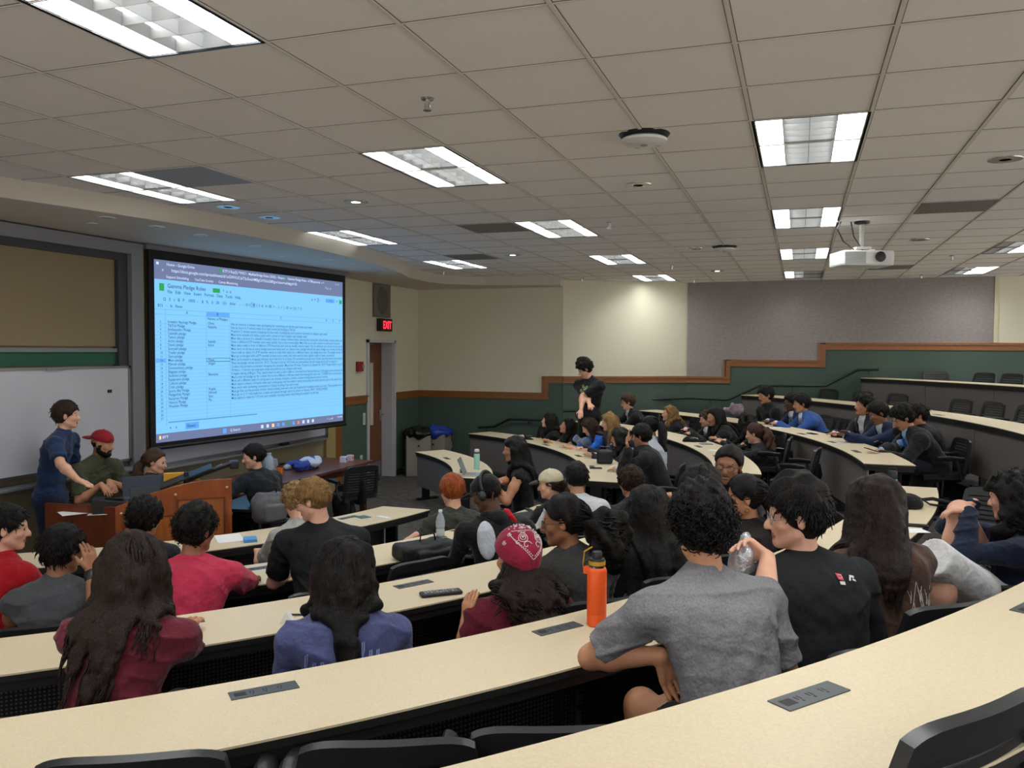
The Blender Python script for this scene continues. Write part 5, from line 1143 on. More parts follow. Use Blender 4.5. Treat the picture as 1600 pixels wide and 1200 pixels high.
# front of the room
def lanyard(c):
    N = Fld().ring(c['N']+c['t']*.05, nrm(c['t']*.9+c['Fp']*.45), .064, .004, 0); npmesh('neck_cord', [N.mesh(.005)], [BLK], c['root'], c['org'])
person('standing man in navy t-shirt at the left end of the lectern', (104, 650, 7.6), look=42, face=28, pitch=0, fz=0, ring=1, sit=False, hair=('short', 'brown', dict(t=.020, len=.032, lift=.5, top=.012)), skin='fair', top=('1f3256', 'short'), bot='1a2238', lean=.12, bw=1.12, rh=dep(142, 782, 6.95), rhd=((.8, .1, -.25), (0, 0, -1)), elb=(-.3, -.8, -.2), lh='side', extra=lanyard, curl=.3)
person('bearded man in olive t-shirt and backward red cap, leaning forward', (160, 693, 7.9), look=18, face=352, pitch=-12, fz=0, ring=1, hair=('short', 'black', dict(t=.004, n=40, maxz=.0)), skin='tan', beard=1.2, top=('454836', 'short'), bot='4d4a46', lean=.16, hipz=.62, bw=1.05, extra=capx('8f1a2c', '8f1a2c', True), rh=dep(158, 757, 7.7), lh=dep(170, 752, 7.95), elb=(-.3, -.3, -1), lelb=(.4, .3, -1), lhd=((.5, -.1, -.4), (0, 0, -1)), rhd=((.6, -.1, -.4), (0, 0, -1)), chairlab='bearded man in the red cap')
person('woman with dark blond hair tied back, seated behind the lectern in profile', (243, 722, 8.2), look=22, face=20, fz=0, ring=1, female=True, hair=('tail', 'lbrown', dict(L=.2, rad=.03, tz=-.03)), skin='fair', top=('33332f', 'short'), lean=.05, hipz=.5)
person('dark-haired man in black t-shirt seated at the small black table, looking left', (396, 714, 8.35), look=222, face=170, fz=0, ring=1, hair=('short', 'black', dict(t=.016, len=.03)), skin='fair', top=('1b2027', 'short'), lean=.16, bw=1.22, hipz=.52, lh=dep(372, 766, 8.2), lelb=(-.4, -.8, -.6), rh='lap', chairlab='man in black t-shirt at the small table')
def tprint(c):
    K = MB(); g = np.random.default_rng(2)
    for k in range(16):
        a, b = g.uniform(-.09, .07), g.uniform(-.30, -.08); pts = [(a+.02*math.cos(t_)*g.uniform(.5, 1.3), b+.022*math.sin(t_)) for t_ in np.linspace(0, 4.5, 6)]; K.mi = k % 2
        K.tube([tuple(prj(c, c['top'], c['N']+c['Rp']*x+c['t']*y+c['Fp']*.4, -c['Fp'], .003)-c['org']) for x, y in pts], .006, 4)
    K.build('shirt_print', [M('print grey', '9aa3ab', .7), M('print yellow green', '9a9a2c', .7)], c['root'])
person('standing man with curly black hair in a printed black t-shirt by the green wall', (914, 577, 12.6), look=205, face=236, pitch=-28, ring=2, fz=.33, sit=False, hair=('curly', 'black', dict(t=.024, top=.03, nape=.03)), skin='fair', top=('1c1c1e', 'short'), bot='1a1a1c', lean=-.02, bw=1.28, s=1.08, extra=tprint, rh=dep(925, 638, 12.2), lh=dep(908, 640, 12.3), elb=(.4, .7, -.3), lelb=(-.8, -.1, -.5))
# far wing, lowest long row
person('woman with wavy black hair, first at the far end of the second row', chairlab='first woman at the far end of the second row', head=(857, 658, 13.5), look=190, face=205, pitch=10, ring=2, female=True, hair=('long', 'black', dict(L=.34, vol=1.5, wav=.015)), skin='fair', top=('161618', 'long'))
person('woman in black sleeveless top with wavy black hair, looking up', (886, 667, 13.0), look=200, face=225, pitch=18, ring=2, female=True, hair=('long', 'black', dict(L=.3, vol=1.3, wav=.014)), skin='tan', top=('17171a', 'none', 'sleeveless_top'), lh='clasp', rh='clasp')
person('woman in bright blue top looking down', (920, 667, 12.25), look=205, face=215, pitch=-28, ring=2, female=True, hair=('long', 'brown', dict(L=.36, vol=1., wav=.005)), skin='fair', top=('1d5cb4', 'short'))
person('woman with long blond hair half hidden behind the dark-haired women', (951, 660, 11.95), look=200, face=215, pitch=-10, ring=2, female=True, hair=('long', 'blond', dict(L=.45, vol=1.1, wav=.01)), skin='fair', top=('2a2a38', 'long'))
person('woman with long black hair in dark purple, hiding the blond woman', (967, 684, 11.15), look=190, face=200, ring=2, female=True, hair=('long', 'black', dict(L=.5, vol=1.5, wav=.008)), skin='tan', top=('221f2b', 'long'))
person('man in black jacket with hands at his face, right end of the second row', (1002, 682, 9.35), look=175, face=185, pitch=-8, ring=2, hair=('short', 'black', dict(t=.024, len=.03)), skin='tan', top=('c2c6cc', 'long', 'shirt'), jacket=('1c1f20', 0, 'jacket'), lean=.2, bw=1.08, lh=dep(982, 703, 9.1), rh=dep(984, 692, 9.25), lhd=((-.3, .1, 1), (.8, 0, 0)), rhd=((-.2, .1, 1), (.8, 0, 0)), elb=(.0, .1, -1), lelb=(-.2, 0, -1))
person('person in white shirt with tied black hair behind the man with hands at his face', chairlab='person in white shirt behind the hands-at-face man', head=(1015, 668, 9.75), look=170, face=178, ring=2, hair=('tail', 'black', dict(L=.34, rad=.035)), female=True, skin='tan', top=('b9bdc6', 'long'), lean=.05)
# far wing, third row
person('boy in black suit and tie with light brown hair', (981, 629, 14.4), look=200, face=212, ring=3, hair=('short', 'lbrown', dict(t=.022, len=.04)), skin='fair', top=('d9dde2', 'long', 'dress_shirt'), jacket=('15161a', 1, 'j', '121214'), s=1.08, lh='clasp', rh='clasp')
person('woman in black suit with long wavy blond hair', (1045, 647, 13.4), look=198, face=210, pitch=4, ring=3, female=True, hair=('long', 'blond', dict(L=.36, vol=1.5, wav=.02)), skin='fair', top=('d5d8dc', 'long', 'blouse'), jacket=('15161a', 1), lh='clasp', rh='clasp')
person('young man in black suit with a red tie, mostly hidden by the smiling woman', (1104, 655, 12.5), look=205, face=215, ring=3, hair=('curly', 'lbrown', dict(t=.02)), skin='fair', top=('dcdfe3', 'long', 'dress_shirt'), jacket=('191a1e', 1, 'j', 'a01632'), lh='clasp', rh='clasp')
person('smiling woman in black suit with clasped hands on the desk', (1117, 652, 11.9), look=208, face=205, ring=3, female=True, hair=('long', 'black', dict(L=.42, vol=.8, wav=.004)), skin='tan', top=('1e2126', 'long', 'blouse'), jacket=('17181c', 1), lean=.22, lh='clasp', rh='clasp', s=1.08)
person('person with bushy black curls in black, left of the auburn ponytail', (1164, 660, 11.3), look=160, face=195, ring=3, female=True, hair=('long', 'black', dict(L=.3, vol=2.0, wav=.02, freq=7)), skin='tan', top=('131315', 'long'))
person('woman in black blazer with a curly auburn ponytail, left-facing', (1179, 678, 10.8), look=172, face=176, ring=3, female=True, hair=('tail', 'auburn', dict(L=.40, rad=.055, vol=1.2, wav=.018, freq=7, n=220, tz=.035)), skin='fair', top=('1a1b20', 'long', 'blazer'), lean=.1, s=1.08)
# far wing, fourth row: the men in suits
person('man with glasses and wavy black hair in a black jacket, leftmost of the fourth row', (1196, 618, 13.0), look=215, face=215, ring=4, hair=('wavytop', 'black', dict(t=.026)), skin='tan', top=('222228', 'long', 'shirt'), jacket=('1c1c20', 0, 'jacket'), glasses='201c1a', s=1.08, lh='lap', rh='lap')
person('man in dark navy suit with glasses, behind the bright blue suit', (1237, 629, 12.35), look=206, face=206, ring=4, hair=('short', 'black', dict(t=.02)), skin='deep', top=('b9bec6', 'long', 'dress_shirt'), jacket=('1c2b4a', 1, 'j', '5c6a74'), glasses='201c1a', lean=.22, lh='clasp', rh='clasp', s=1.08)
person('man in bright blue suit with clasped hands, black hair', (1252, 631, 11.95), look=196, face=200, ring=4, hair=('short', 'black', dict(t=.022, len=.035)), skin='tan', top=('cfd4da', 'long', 'dress_shirt'), jacket=('2f4f8f', 1, 'j', '66706c'), lean=.24, lh='clasp', rh='clasp', s=1.08, bw=1.05)
person('man in white open-collar shirt and dark suit with curly hair, smiling', (1350, 634, 10.55), look=205, face=208, pitch=4, ring=4, hair=('curly', 'black', dict(t=.026)), skin='tan', top=('d5d8db', 'long', 'dress_shirt'), jacket=('1b1e27', 1), s=1.08, lh='clasp', rh='clasp')
person('man in navy suit looking down at a phone, black hair', (1372, 646, 10.0), look=200, face=202, pitch=-24, ring=4, hair=('short', 'black', dict(t=.024, len=.035)), skin='brown', top=('c7ccd3', 'long', 'dress_shirt'), jacket=('1f2a48', 1), lean=.28, lh=dep(1322, 681, 9.9), rh=dep(1326, 679, 10.0), s=1.08, bw=1.05)
person('man in black suit with blue striped tie and glasses looking down at his phone', chairlab='man in black suit with blue striped tie', head=(1411, 653, 9.25), look=196, face=192, pitch=-28, ring=4, hair=('curly', 'black', dict(t=.028, top=.012)), skin='tan', top=('8fb0dc', 'long', 'dress_shirt'), jacket=('17181b', 1, 'j', '2c4f9a'), glasses='1a1718', lean=.26, lh=dep(1374, 710, 8.95), rh=dep(1372, 706, 9.05), s=1.08, bw=1.12)
person('person hidden behind the man in black suit, chin resting on a hand', (1434, 650, 9.65), look=190, face=192, pitch=-12, ring=4, hair=('curly', 'black', dict(t=.02)), skin='tan', top=('1d1e22', 'long', 'shirt'), jacket=('1b1c20', 0, 'jacket'), lh=dep(1399, 672, 9.5), lhd=((.1, .1, 1), (0, 1, 0)), rh='desk', lean=.2)
# ------------------------------------------------------------------ lectern, tables and what stands on them
def vec(*a): return Vector(a)
A_, B_ = at(70, 786, .95), at(180, 793, .95); D_ = at(362, 752, 1.12)
d = (D_-B_); d.z = 0; LW = d.length; la = math.atan2(d.y, d.x); sd_ = (A_-B_); sd_.z = 0; LS = sd_.length
sa = math.atan2(sd_.y, sd_.x)-la
o = E('lectern', 'wide cherry wood lectern with an arched panelled front, at the front of the room', 'lectern', (B_.x, B_.y, 0), la)
# local: x along the front, y away from the audience
def topz(x): q_ = x/LW; return .95+.19*math.sin(min(1, q_*1.15)*PI/2)
sv = Vector((math.cos(sa)*LS, math.sin(sa)*LS)); dpt = .62
m = MB(); n = 14
prof = [(LW*i/n, topz(LW*i/n)) for i in range(n+1)]
vs = []; 
for y in (0, .04):
    for x_, z_ in prof: vs.append((x_, y, .0))
    for x_, z_ in prof: vs.append((x_, y, z_))
k = n+1; fs = [tuple(range(k))[::1]+tuple(range(2*k-1, k-1, -1)), tuple(2*k+i for i in list(range(k-1, -1, -1))+list(range(k, 2*k)))]
for i in range(n): fs += [(k+i, k+i+1, 3*k+i+1, 3*k+i), (i, 2*k+i, 2*k+i+1, i+1)]
fs += [(0, k, 3*k, 2*k), (k-1, 3*k-1, 4*k-1, 2*k-1)]
m.add(vs, fs).build('front_board', CHERRY, o)
BX('front_plinth', (0, -.008, 0), (LW, 0, .10), CHERRYD, o)
for i, (x0, x1) in enumerate(((.07, LW*.48), (LW*.53, LW-.07))):
    zt_ = min(topz(x0), topz(x1))-.13; BX('inset_panel', (x0, -.010, .16), (x1, -.004, zt_), wood('honey veneer', 'ab6226', '945020', (12, 12, 1)), o)
    f = MB()
    for a, b, c, e in ((x0-.012, .148, x1+.012, .16), (x0-.012, zt_, x1+.012, zt_+.012), (x0-.012, .16, x0, zt_), (x1, .16, x1+.012, zt_)): f.box((a, -.016, b), (c, 0, e))
    f.build('panel_molding', CHERRYD, o)
for x_ in (.045, LW*.505, LW-.04): MB().sphere((x_, -.012, topz(x_)-.07), .013, n=8).build('round_stud', M('pale wood stud', 'c9a27c', .3), o, True)
sidep = MB(); ox, oy = sv.x, sv.y; nx, ny = -oy/LS*.03, ox/LS*.03
sidep.prism([(0, 0), (ox, oy), (ox-nx, oy-ny), (-nx, -ny)] if nx < 0 else [(0, 0), (ox, oy), (ox-nx, oy-ny), (-nx, -ny)], 0, .95).build('side_board', CHERRYD, o)
MB().prism([(0, .03), (LW-.02, .03), (LW-.02, dpt), (ox*.98, oy+.3), (ox*.98, oy)], .86, .885).build('worktop', M('black lectern top', '1a1a1c', .35), o)
BX('raised_shelf', (LW*.44, .04, .885), (LW-.03, dpt-.02, 1.05), M('black lectern top', '1a1a1c', .35), o)
BX('end_board', (LW-.03, .03, 0), (LW, dpt, 1.05), CHERRYD, o)
def onlec(x_, y_, z_=.885): return rotz(la, (B_.x, B_.y, 0)) @ Vector((x_, y_, z_))
def thing_at(name, label, cat, p, rz=0, group=None): return E(name, label, cat, tuple(p), rz, group)
def flat(name, label, cat, p, rz, L, Wd, h, mat, bevel=0, pn=None): 
    o = MB().box((-L/2, -Wd/2, 0), (L/2, Wd/2, h)).build(name, mat, bevel=bevel); o.location = p; o.rotation_euler = (0, 0, rz); return tag(o, label, cat)
flat('paper_sheet', 'white sheet on the left end of the lectern top', 'paper', onlec(-.30, .25), la+.3, .28, .21, .003, PAPER)
flat('paper_sheet', 'white sheet beside the black console on the lectern', 'paper', onlec(-.08, .12), la-.1, .26, .14, .003, PAPER)
o = thing_at('control_console', 'black touch console at the left corner of the lectern', 'console', onlec(-.04, .17), la)
MB().prism([(-.14, 0), (.14, 0), (.14, .09), (-.14, .13)], -.10, .10, Matrix.Rotation(PI/2, 4, 'X')).build('housing', BLK, o, bevel=.006); MB().cbox((0, -.002, .115), (.2, .1, .004)).build('touch_screen', M('dark glass', '0c0e12', .1), o)
o = thing_at('gooseneck_microphone', 'grey barrel microphone lying by the console on the lectern', 'microphone', onlec(.12, .30), la)
MB().tube([(-.12, 0, .06), (.10, .02, .085)], [.03, .035], 12).tube([(.09, .02, .08), (.13, .025, .09)], [.04, .036], 12).build('barrel', M('dark grey metal', '3d3d40', .4), o, True)
MB().cbox((0, 0, .015), (.14, .08, .03)).build('base', BLK, o)
def screenobj(nm, lb, cat, p, rz, w_, h_, tilt, col='141a28'):
    o = thing_at(nm, lb, cat, p, rz); T = Matrix.Translation((0, 0, .02)) @ Matrix.Rotation(tilt, 4, 'X')
    MB().box((-w_/2, -.008, 0), (w_/2, .008, h_), T).build('panel_shell', M('navy black shell '+col, col, .35), o, bevel=.003); MB().box((-w_/2+.012, .0085, .015), (w_/2-.012, .0095, h_-.012), T).build('display', M('dark display', '0a0d12', .1), o)
    return o
q_ = screenobj('laptop', 'open dark blue laptop lid seen from behind on the lectern', 'laptop', onlec(.22, .40), la+.15, .36, .25, R(-24), '182238'); MB().box((-.17, .0, 0), (.17, .24, .018)).build('keyboard_base', BLK, q_)
screenobj('tablet', 'second dark tablet leaning in front of the laptop on the lectern', 'tablet', onlec(.27, .16, .885), la+.1, .32, .19, R(-30), '10141d')
o = thing_at('tilted_monitor', 'thin black monitor tilted low over the middle of the lectern', 'monitor', onlec(.56, .30, 1.05), la)
T = Matrix.Translation((0, 0, .09)) @ Matrix.Rotation(R(-20), 4, 'Y') @ Matrix.Rotation(R(2), 4, 'X'); MB().cbox((0, 0, 0), (.46, .26, .016), T).build('screen_panel', BLK, o, bevel=.004); MB().lathe([(.09, 0), (.09, .01), (.025, .02), (.02, .13)], 16).build('stand', BLK, o, True)
o = thing_at('document_camera', 'folded grey document camera arm at the right end of the lectern', 'document camera', onlec(.76, .30, 1.05), la)
MB().box((-.16, -.13, 0), (.16, .13, .03)).build('base', BLK, o, bevel=.005); MB().tube([(-.20, .0, .05), (.0, .0, .13), (.19, .02, .19)], [.018, .018, .016], 8, flat=1.5).tube([(-.18, .09, .05), (.2, .09, .17)], .014, 8).build('arm', M('dark grey metal', '3d3d40', .4), o, True)
MB().cbox((-.0, .04, .12), (.33, .08, .012), Matrix.Rotation(R(-22), 4, 'Y')).build('light_bar', M('pale bar', 'b7b7b3', .4), o); MB().cbox((.21, .06, .17), (.08, .12, .07)).build('camera_head', BLK, o, bevel=.01)
flat('sticky_pad', 'pink pad between the document camera and the lectern edge', 'notepad', onlec(.80, .10, 1.05), la+.2, .12, .07, .03, M('pink pad', 'c76f8e', .6), .004)
flat('folder', 'yellow folder propped behind the tilted monitor on the lectern', 'folder', onlec(.52, .50, 1.05), la, .30, .05, .10, M('yellow card', 'd39a2a', .6), .004)
# long wooden table
c0 = at(574, 717, .76); c1 = at(562, 727, .76); tf0 = Vector((-6.05, 7.75)); 
x0_, x1_, y0_, y1_ = -6.42, -5.52, 7.3, 10.2
o = E('wooden_table', 'long dark red wooden table before the front wall, near the door', 'table', ((x0_+x1_)/2, (y0_+y1_)/2, 0)); hw, hl = (x1_-x0_)/2, (y1_-y0_)/2
BX('tabletop', (-hw, -hl, .725), (hw, hl, .76), MAHOG, o, .004); BX('apron', (-hw+.08, -hl+.12, .63), (hw-.08, hl-.12, .725), wood('dark mahogany', '4f2a1f', '3c1e16', (1, 8, 1)), o)
for sx in (-1, 1):
    for sy in (-1, 1): BX('leg', (sx*(hw-.1)-.035, sy*(hl-.12)-.035, 0), (sx*(hw-.1)+.035, sy*(hl-.12)+.035, .725), MATS['dark mahogany'], o)
# small black table
p = at(412, 780, .74)
o = E('black_table', 'small black table between the lectern and the seated man in black', 'table', (p.x, p.y, 0), R(100))
BX('tabletop', (-.55, -.3, .71), (.55, .3, .74), M('black table top', '1d2026', .3), o, .004)
for sx in (-1, 1): MB().box((sx*.45-.03, -.03, .03), (sx*.45+.03, .03, .71)).box((sx*.45-.03, -.26, 0), (sx*.45+.03, .26, .03)).build('leg', BLKM, o)
BX('front_panel', (-.42, .1, .3), (.42, .12, .7), BLKM, o)
# on the wooden table
p = onx(421, 738, -6.0); o = E('water_jug', 'frosted plastic water jug on the wooden table behind the seated man', 'jug', (-6.0, p.y, .76))
MB().lathe([(.07, 0), (.078, .01), (.078, .14), (.07, .19), (.03, .235), (.022, .25)], 20).build('jug_body', M('frosted plastic', 'b7c6d8', .35, trans=.35), o, True); MB().lathe([(.026, .245), (.026, .275)], 14).build('cap', M('pale blue cap', 'a9bdd6', .4), o, True)
MB().tube([(.06, 0, .2), (.10, 0, .2), (.105, 0, .13), (.07, 0, .10)], .012, 8).build('handle', MATS['frosted plastic'], o, True)
p = onx(437, 730, -5.85); o = MB().lathe([(.03, 0), (.042, .1), (.038, .1), (.028, .01)], 16).build('paper_cup', M('orange cup', 'd9752a', .5), None, True); o.location = (-5.85, p.y, .76); tag(o, 'small orange cup beside the water jug on the wooden table', 'cup')
def clothpile(name, lab, cat, p, size, col, col2=None, seed=1, res=.012):
    F_ = Fld(); g = np.random.default_rng(seed); a, b, c = size
    for k in range(16): F_.ell(np.array(p)+np.array([g.uniform(-a, a)*.8, g.uniform(-b, b)*.8, g.uniform(0, c)*.45+.01]), np.array([a*g.uniform(.25, .5), b*g.uniform(.25, .5), c*g.uniform(.2, .45)]), None, .02, 1 if (col2 and k % 5 == 0) else 0)
    F_.disp(wob(seed, 55, .009), np.array(p)-1, np.array(p)+1); F_.plane(np.array(p)+[0, 0, .002], (0, 0, 1), np.array(p)-1, np.array(p)+1, .001)
    o = npmesh(name, [F_.mesh(res)], [cloth(col), cloth(col2 or col)], None, p); o.location = p; return tag(o, lab, cat)
p = onx(475, 726, -5.95); clothpile('jersey', 'crumpled royal blue jersey with white parts on the wooden table', 'clothing', (-5.95, p.y, .76), (.2, .36, .15), '27418f', 'b9c3da', 4)
for k, (u, lab, c) in enumerate(((537, 'small white and blue carton left of its pink twin on the wooden table', 'cfc9d8'), (547, 'small pink and white carton at the right end of the wooden table', 'd8b4bd'))):
    p = onx(u, 716, -5.8); o = E('carton', lab, 'carton', (-5.8, p.y, .76), .2); BX('box', (-.04, -.05, 0), (.04, .05, .075), M('carton '+c, c, .6), o, .003); MB().lathe([(.016, 0), (.016, .002)], 12, Matrix.Translation((.04, 0, .04)) @ Matrix.Rotation(PI/2, 4, 'Y')).build('printed_spot', M('spot %d' % k, ('2a3a78', 'b03a4c')[k], .6), o)
# trash bins
BAG = M('black bin bag', '0f1012', .25, bump=.6, bs=30); BEI = M('putty steel', '8f8b80', .5)
def binn(lab, p, rz, bag, bagm):
    o = E('trash_bin', lab, 'trash bin', p, rz); BX('bin_body', (-.22, -.2, 0), (.22, .2, .74), BEI, o, .01)
    F_ = Fld().ell((0, 0, .76), (.29, .27, .12), None, .02); F_.disp(wob(bag, 30, .02), (-1, -1, 0), (1, 1, 2)); npmesh('bag', [F_.mesh(.014)], [bagm], o)
    MB().lathe([(.02, 0), (.02, .01)], 12, Matrix.Translation((0, -.2, .55)) @ Matrix.Rotation(PI/2, 4, 'X')).build('lock', BLK, o)
binn('putty trash bin with a black bag, left of the blue-bagged one by the door', (-6.56, 13.78, 0), R(30), 3, BAG)
binn('putty trash bin with a blue bag, against the dark green side wall', (-6.34, 14.13, 0), R(5), 8, M('blue bin bag', '1f3fa0', .3, bump=.6, bs=30))
# handrails
RAILM = M('black handrail', '141516', .35)
def railing(lab, pts, posts, wallv):
    o = E('handrail', lab, 'handrail', pts[0]); b0 = Vector(pts[0]); MB().tube([Vector(p)-b0 for p in pts], .02, 10).build('rail', RAILM, o, True)
    for p in posts: p = Vector(p)-b0; MB().tube([p, p-Vector((0, 0, .06)), p-Vector((0, 0, .06))+Vector(wallv)], .009, 6).build('bracket', RAILM, o, True)
    return o
W2P = lambda u, v, Y: tuple(ony(u, v, Y))
railing('black handrail low on the dark green side wall behind the second row', [W2P(747, 668, 14.38), W2P(772, 667, 14.38), W2P(795, 655, 14.38), W2P(850, 657, 14.38)], [W2P(760, 668, 14.38), W2P(826, 656, 14.38)], (0, .11, 0))
railing('black handrail behind the standing man in black', [W2P(880, 642, 14.5), W2P(925, 641, 14.78)], [W2P(900, 642, 14.62)], (-.05, .12, 0))
railing('long black handrail rising in two steps along the green wall', [W2P(955, 632, 15.05), W2P(966, 626, 15.14), W2P(1050, 623, 15.55)]+[W2P(a, b, 15.62) for a, b in ((1078, 622), (1137, 625), (1187, 603), (1290, 603), (1341, 578), (1373, 578))], [W2P(a, b, 15.62) for a, b in ((1110, 624), (1238, 604), (1357, 579))], (0, .12, 0))
# ------------------------------------------------------------------ things on the desks
def dk(u, v, n): return at(u, v, DZ[n]+.0005)
def phone(lab, u, v, n, rz, case='15161a', L=.15, W_=.075, z=0):
    p = dk(u, v, n); p.z += z; o = E('smartphone', lab, 'phone', p, rz); BX('case', (-L/2, -W_/2, 0), (L/2, W_/2, .009), M('case '+case, case, .4), o, .003); BX('screen', (-L/2+.005, -W_/2+.004, .009), (L/2-.005, W_/2-.004, .0097), M('black glass', '060708', .08), o)
    if n == 4 and u > 1400: BX('camera_bump', (.02, -.03, .0098), (.06, .01, .013), BLK, o, .002)
    return o
def bottle(name, lab, p, prof, mat, parts, extra=None):
    o = E(name, lab, 'bottle', p); MB().lathe(prof, 32).build('body', mat, o, True)
    for nm, pr, mt_ in parts: MB().lathe(pr, 28).build(nm, mt_, o, True)
    if extra: extra(o)
    return o
ORG = M('orange powder coat', 'e2561a', .4, spec=.4); YEL = M('mustard band', 'b98a1c', .5); STEEL = M('steel', 'a7a7a7', .25, metal=1)
def ostrap(o):
    MB().tube([(-.035, 0, .20), (-.055, .01, .205), (-.058, .01, .24), (-.05, 0, .285), (-.02, 0, .305)], .0032, 6).build('carry_strap', YEL, o, True)
    MB().tube([(-.036, 0, .19), (-.052, 0, .205), (-.05, 0, .24), (-.03, 0, .262)], .005, 6).build('strap_clip', BLK, o, True)
    MB().cbox((-.042, 0, .214), (.02, .022, .028)).build('orange_clip', ORG, o)
bottle('water_bottle', 'tall orange steel bottle with a black and mustard lid on the fourth-row desk', dk(932, 976, 4), [(.034, 0), (.0385, .004), (.0385, .045), (.0378, .047), (.0385, .049), (.0385, .215), (.034, .226), (.031, .228)], ORG,
       [('steel_neck', [(.031, .227), (.031, .237)], STEEL), ('lid_band', [(.033, .238), (.033, .254)], YEL), ('lid', [(.031, .233), (.0318, .239), (.0318, .254), (.029, .262), (.020, .264), (.020, .285), (.017, .289)], BLK)], ostrap)
phone('smartphone lying between the orange bottle and the elbow of the man in grey', 957, 1000, 4, R(130), '15161a')
bottle('water_bottle', 'tall mint green steel bottle with a black lid beside the woman in brown', dk(1393, 795, 4), [(.034, 0), (.037, .004), (.037, .19), (.032, .205)], M('mint powder coat', '63c4ae', .4), [('lid', [(.032, .206), (.033, .25), (.027, .262)], BLK)], lambda o: MB().tube([(-.026, 0, .24), (-.022, 0, .278), (.022, 0, .278), (.026, 0, .24)], .006, 8).build('lid_handle', BLK, o, True))
GLS = M('clear plastic', 'cfdbe4', .12, trans=.55, spec=.8)
bottle('water_bottle', 'clear plastic water bottle with a white cap on the second-row desk', dk(688, 838, 2), [(.028, 0), (.033, .006), (.033, .055), (.031, .06), (.033, .066), (.033, .125), (.028, .15), (.015, .178), (.013, .19)], GLS, [('label', [(.0346, .075), (.0346, .122)], M('bottle label', '9fa6b8', .5)), ('cap', [(.015, .188), (.015, .204)], PAPER)])
bottle('water_bottle', 'pale mint bottle with a maroon ring and white lid on the short front desk', dk(745, 733, 1), [(.036, 0), (.038, .004), (.038, .2), (.034, .21)], M('pale mint coat', 'a5d6c8', .4), [('ring', [(.036, .205), (.037, .225)], M('maroon ring', '6b2230', .5)), ('lid', [(.034, .225), (.034, .25), (.02, .262)], WHT)])
p = dk(689, 929, 3); o = E('remote_control', 'black remote control full of buttons on the third-row desk', 'remote control', p, R(40)); BX('shell', (-.105, -.033, 0), (.105, .033, .018), BLK, o, .008)
bm_ = MB()
for i in range(11):
    for j in range(4):
        if (i*3+j) % 7 != 3: bm_.cbox((-.082+i*.0155, -.02+j*.0125, .019), (.010, .007, .004))
bm_.build('buttons', M('grey buttons', '9a9da3', .5), o)
p = dk(449, 972, 3); o = E('paper_tent', 'tiny folded white paper tent on the third-row desk', 'folded paper', p, .4); MB().prism([(-.03, 0), (.03, 0), (.0, .05)], -.025, .025, Matrix.Rotation(PI/2, 4, 'X')).build('folded_card', PAPER, o)
p = dk(470, 962, 3); o = MB().tube([(-.07, 0, .005), (.07, 0, .005)], .0045, 8).build('pen', BLK, None, True); o.location = p; o.rotation_euler = (0, 0, R(20)); tag(o, 'black pen lying beside the folded paper tent', 'pen')
flat('closed_laptop', 'closed dark laptop on the second-row desk beside the man in white', 'laptop', dk(832, 808, 2), R(52), .23, .32, .018, M('dark laptop shell', '2a2b2f', .4), .004)
flat('pencil_case', 'flat black case lying behind the closed laptop', 'case', dk(828, 799, 2), R(40), .03, .17, .02, BLK, .005)
phone('black phone on the second-row desk just left of the white t-shirt', 851, 792, 2, R(60))
flat('notebook', 'small bright blue notebook at the edge of the front-row desk', 'notebook', dk(391, 845, 1), R(40), .10, .13, .025, M('blue card', '4d8fd0', .5), .003)
flat('paper_sheet', 'white sheet left of the blue notebook on the front-row desk', 'paper', dk(358, 841, 1), R(45), .2, .3, .002, PAPER)
flat('paper_sheet', 'white sheet at the far left end of the second-row desk', 'paper', dk(10, 940, 2), R(50), .22, .3, .002, PAPER)
flat('coaster', 'dark green square pad near the end of the front-row desk', 'pad', dk(567, 808, 1), R(62), .11, .12, .004, M('green grey pad', '4d6560', .5), .002)
flat('name_card', 'thin white card beside the dark green pad', 'card', dk(600, 808, 1), R(68), .05, .16, .002, PAPER)
phone('smartphone with dark case on a white sheet at the end of the fourth-row desk', 1430, 822, 4, R(0)); flat('paper_sheet', 'white sheet under the phone at the end of the fourth-row desk', 'paper', dk(1421, 829, 4)-Vector((0, 0, .0004)), R(20), .2, .12, .0006, PAPER)
p = dk(1418, 793, 4); o = E('baseball_cap', 'black cap lying on the desk behind the mint green bottle', 'cap', p, R(10))
F_ = Fld().ell((0, 0, .03), (.10, .09, .07), None, .01); F_.plane((0, 0, .002), (0, 0, 1), (-1, -1, -1), (1, 1, 1), .001); npmesh('crown', [F_.mesh(.008)], [cloth('151517')], o); F_ = Fld().ell((-.13, 0, .012), (.09, .08, .012), None, 0); npmesh('brim', [F_.mesh(.006)], [cloth('151517')], o)
p = dk(1447, 790, 4); o = MB().tube([(-.10, .03, .01), (-.05, .09, .05), (-.01, .03, .03), (.02, -.03, .015), (.10, -.06, .012), (.17, -.02, .012), (.16, .05, .02), (.05, .07, .04), (-.02, .06, .03), (-.1, -.03, .012)], .013, 8, flat=.35).build('bag_strap', BLK, None, True); o.location = p; tag(o, 'black webbing strap with a buckle lying right of the black cap', 'strap')
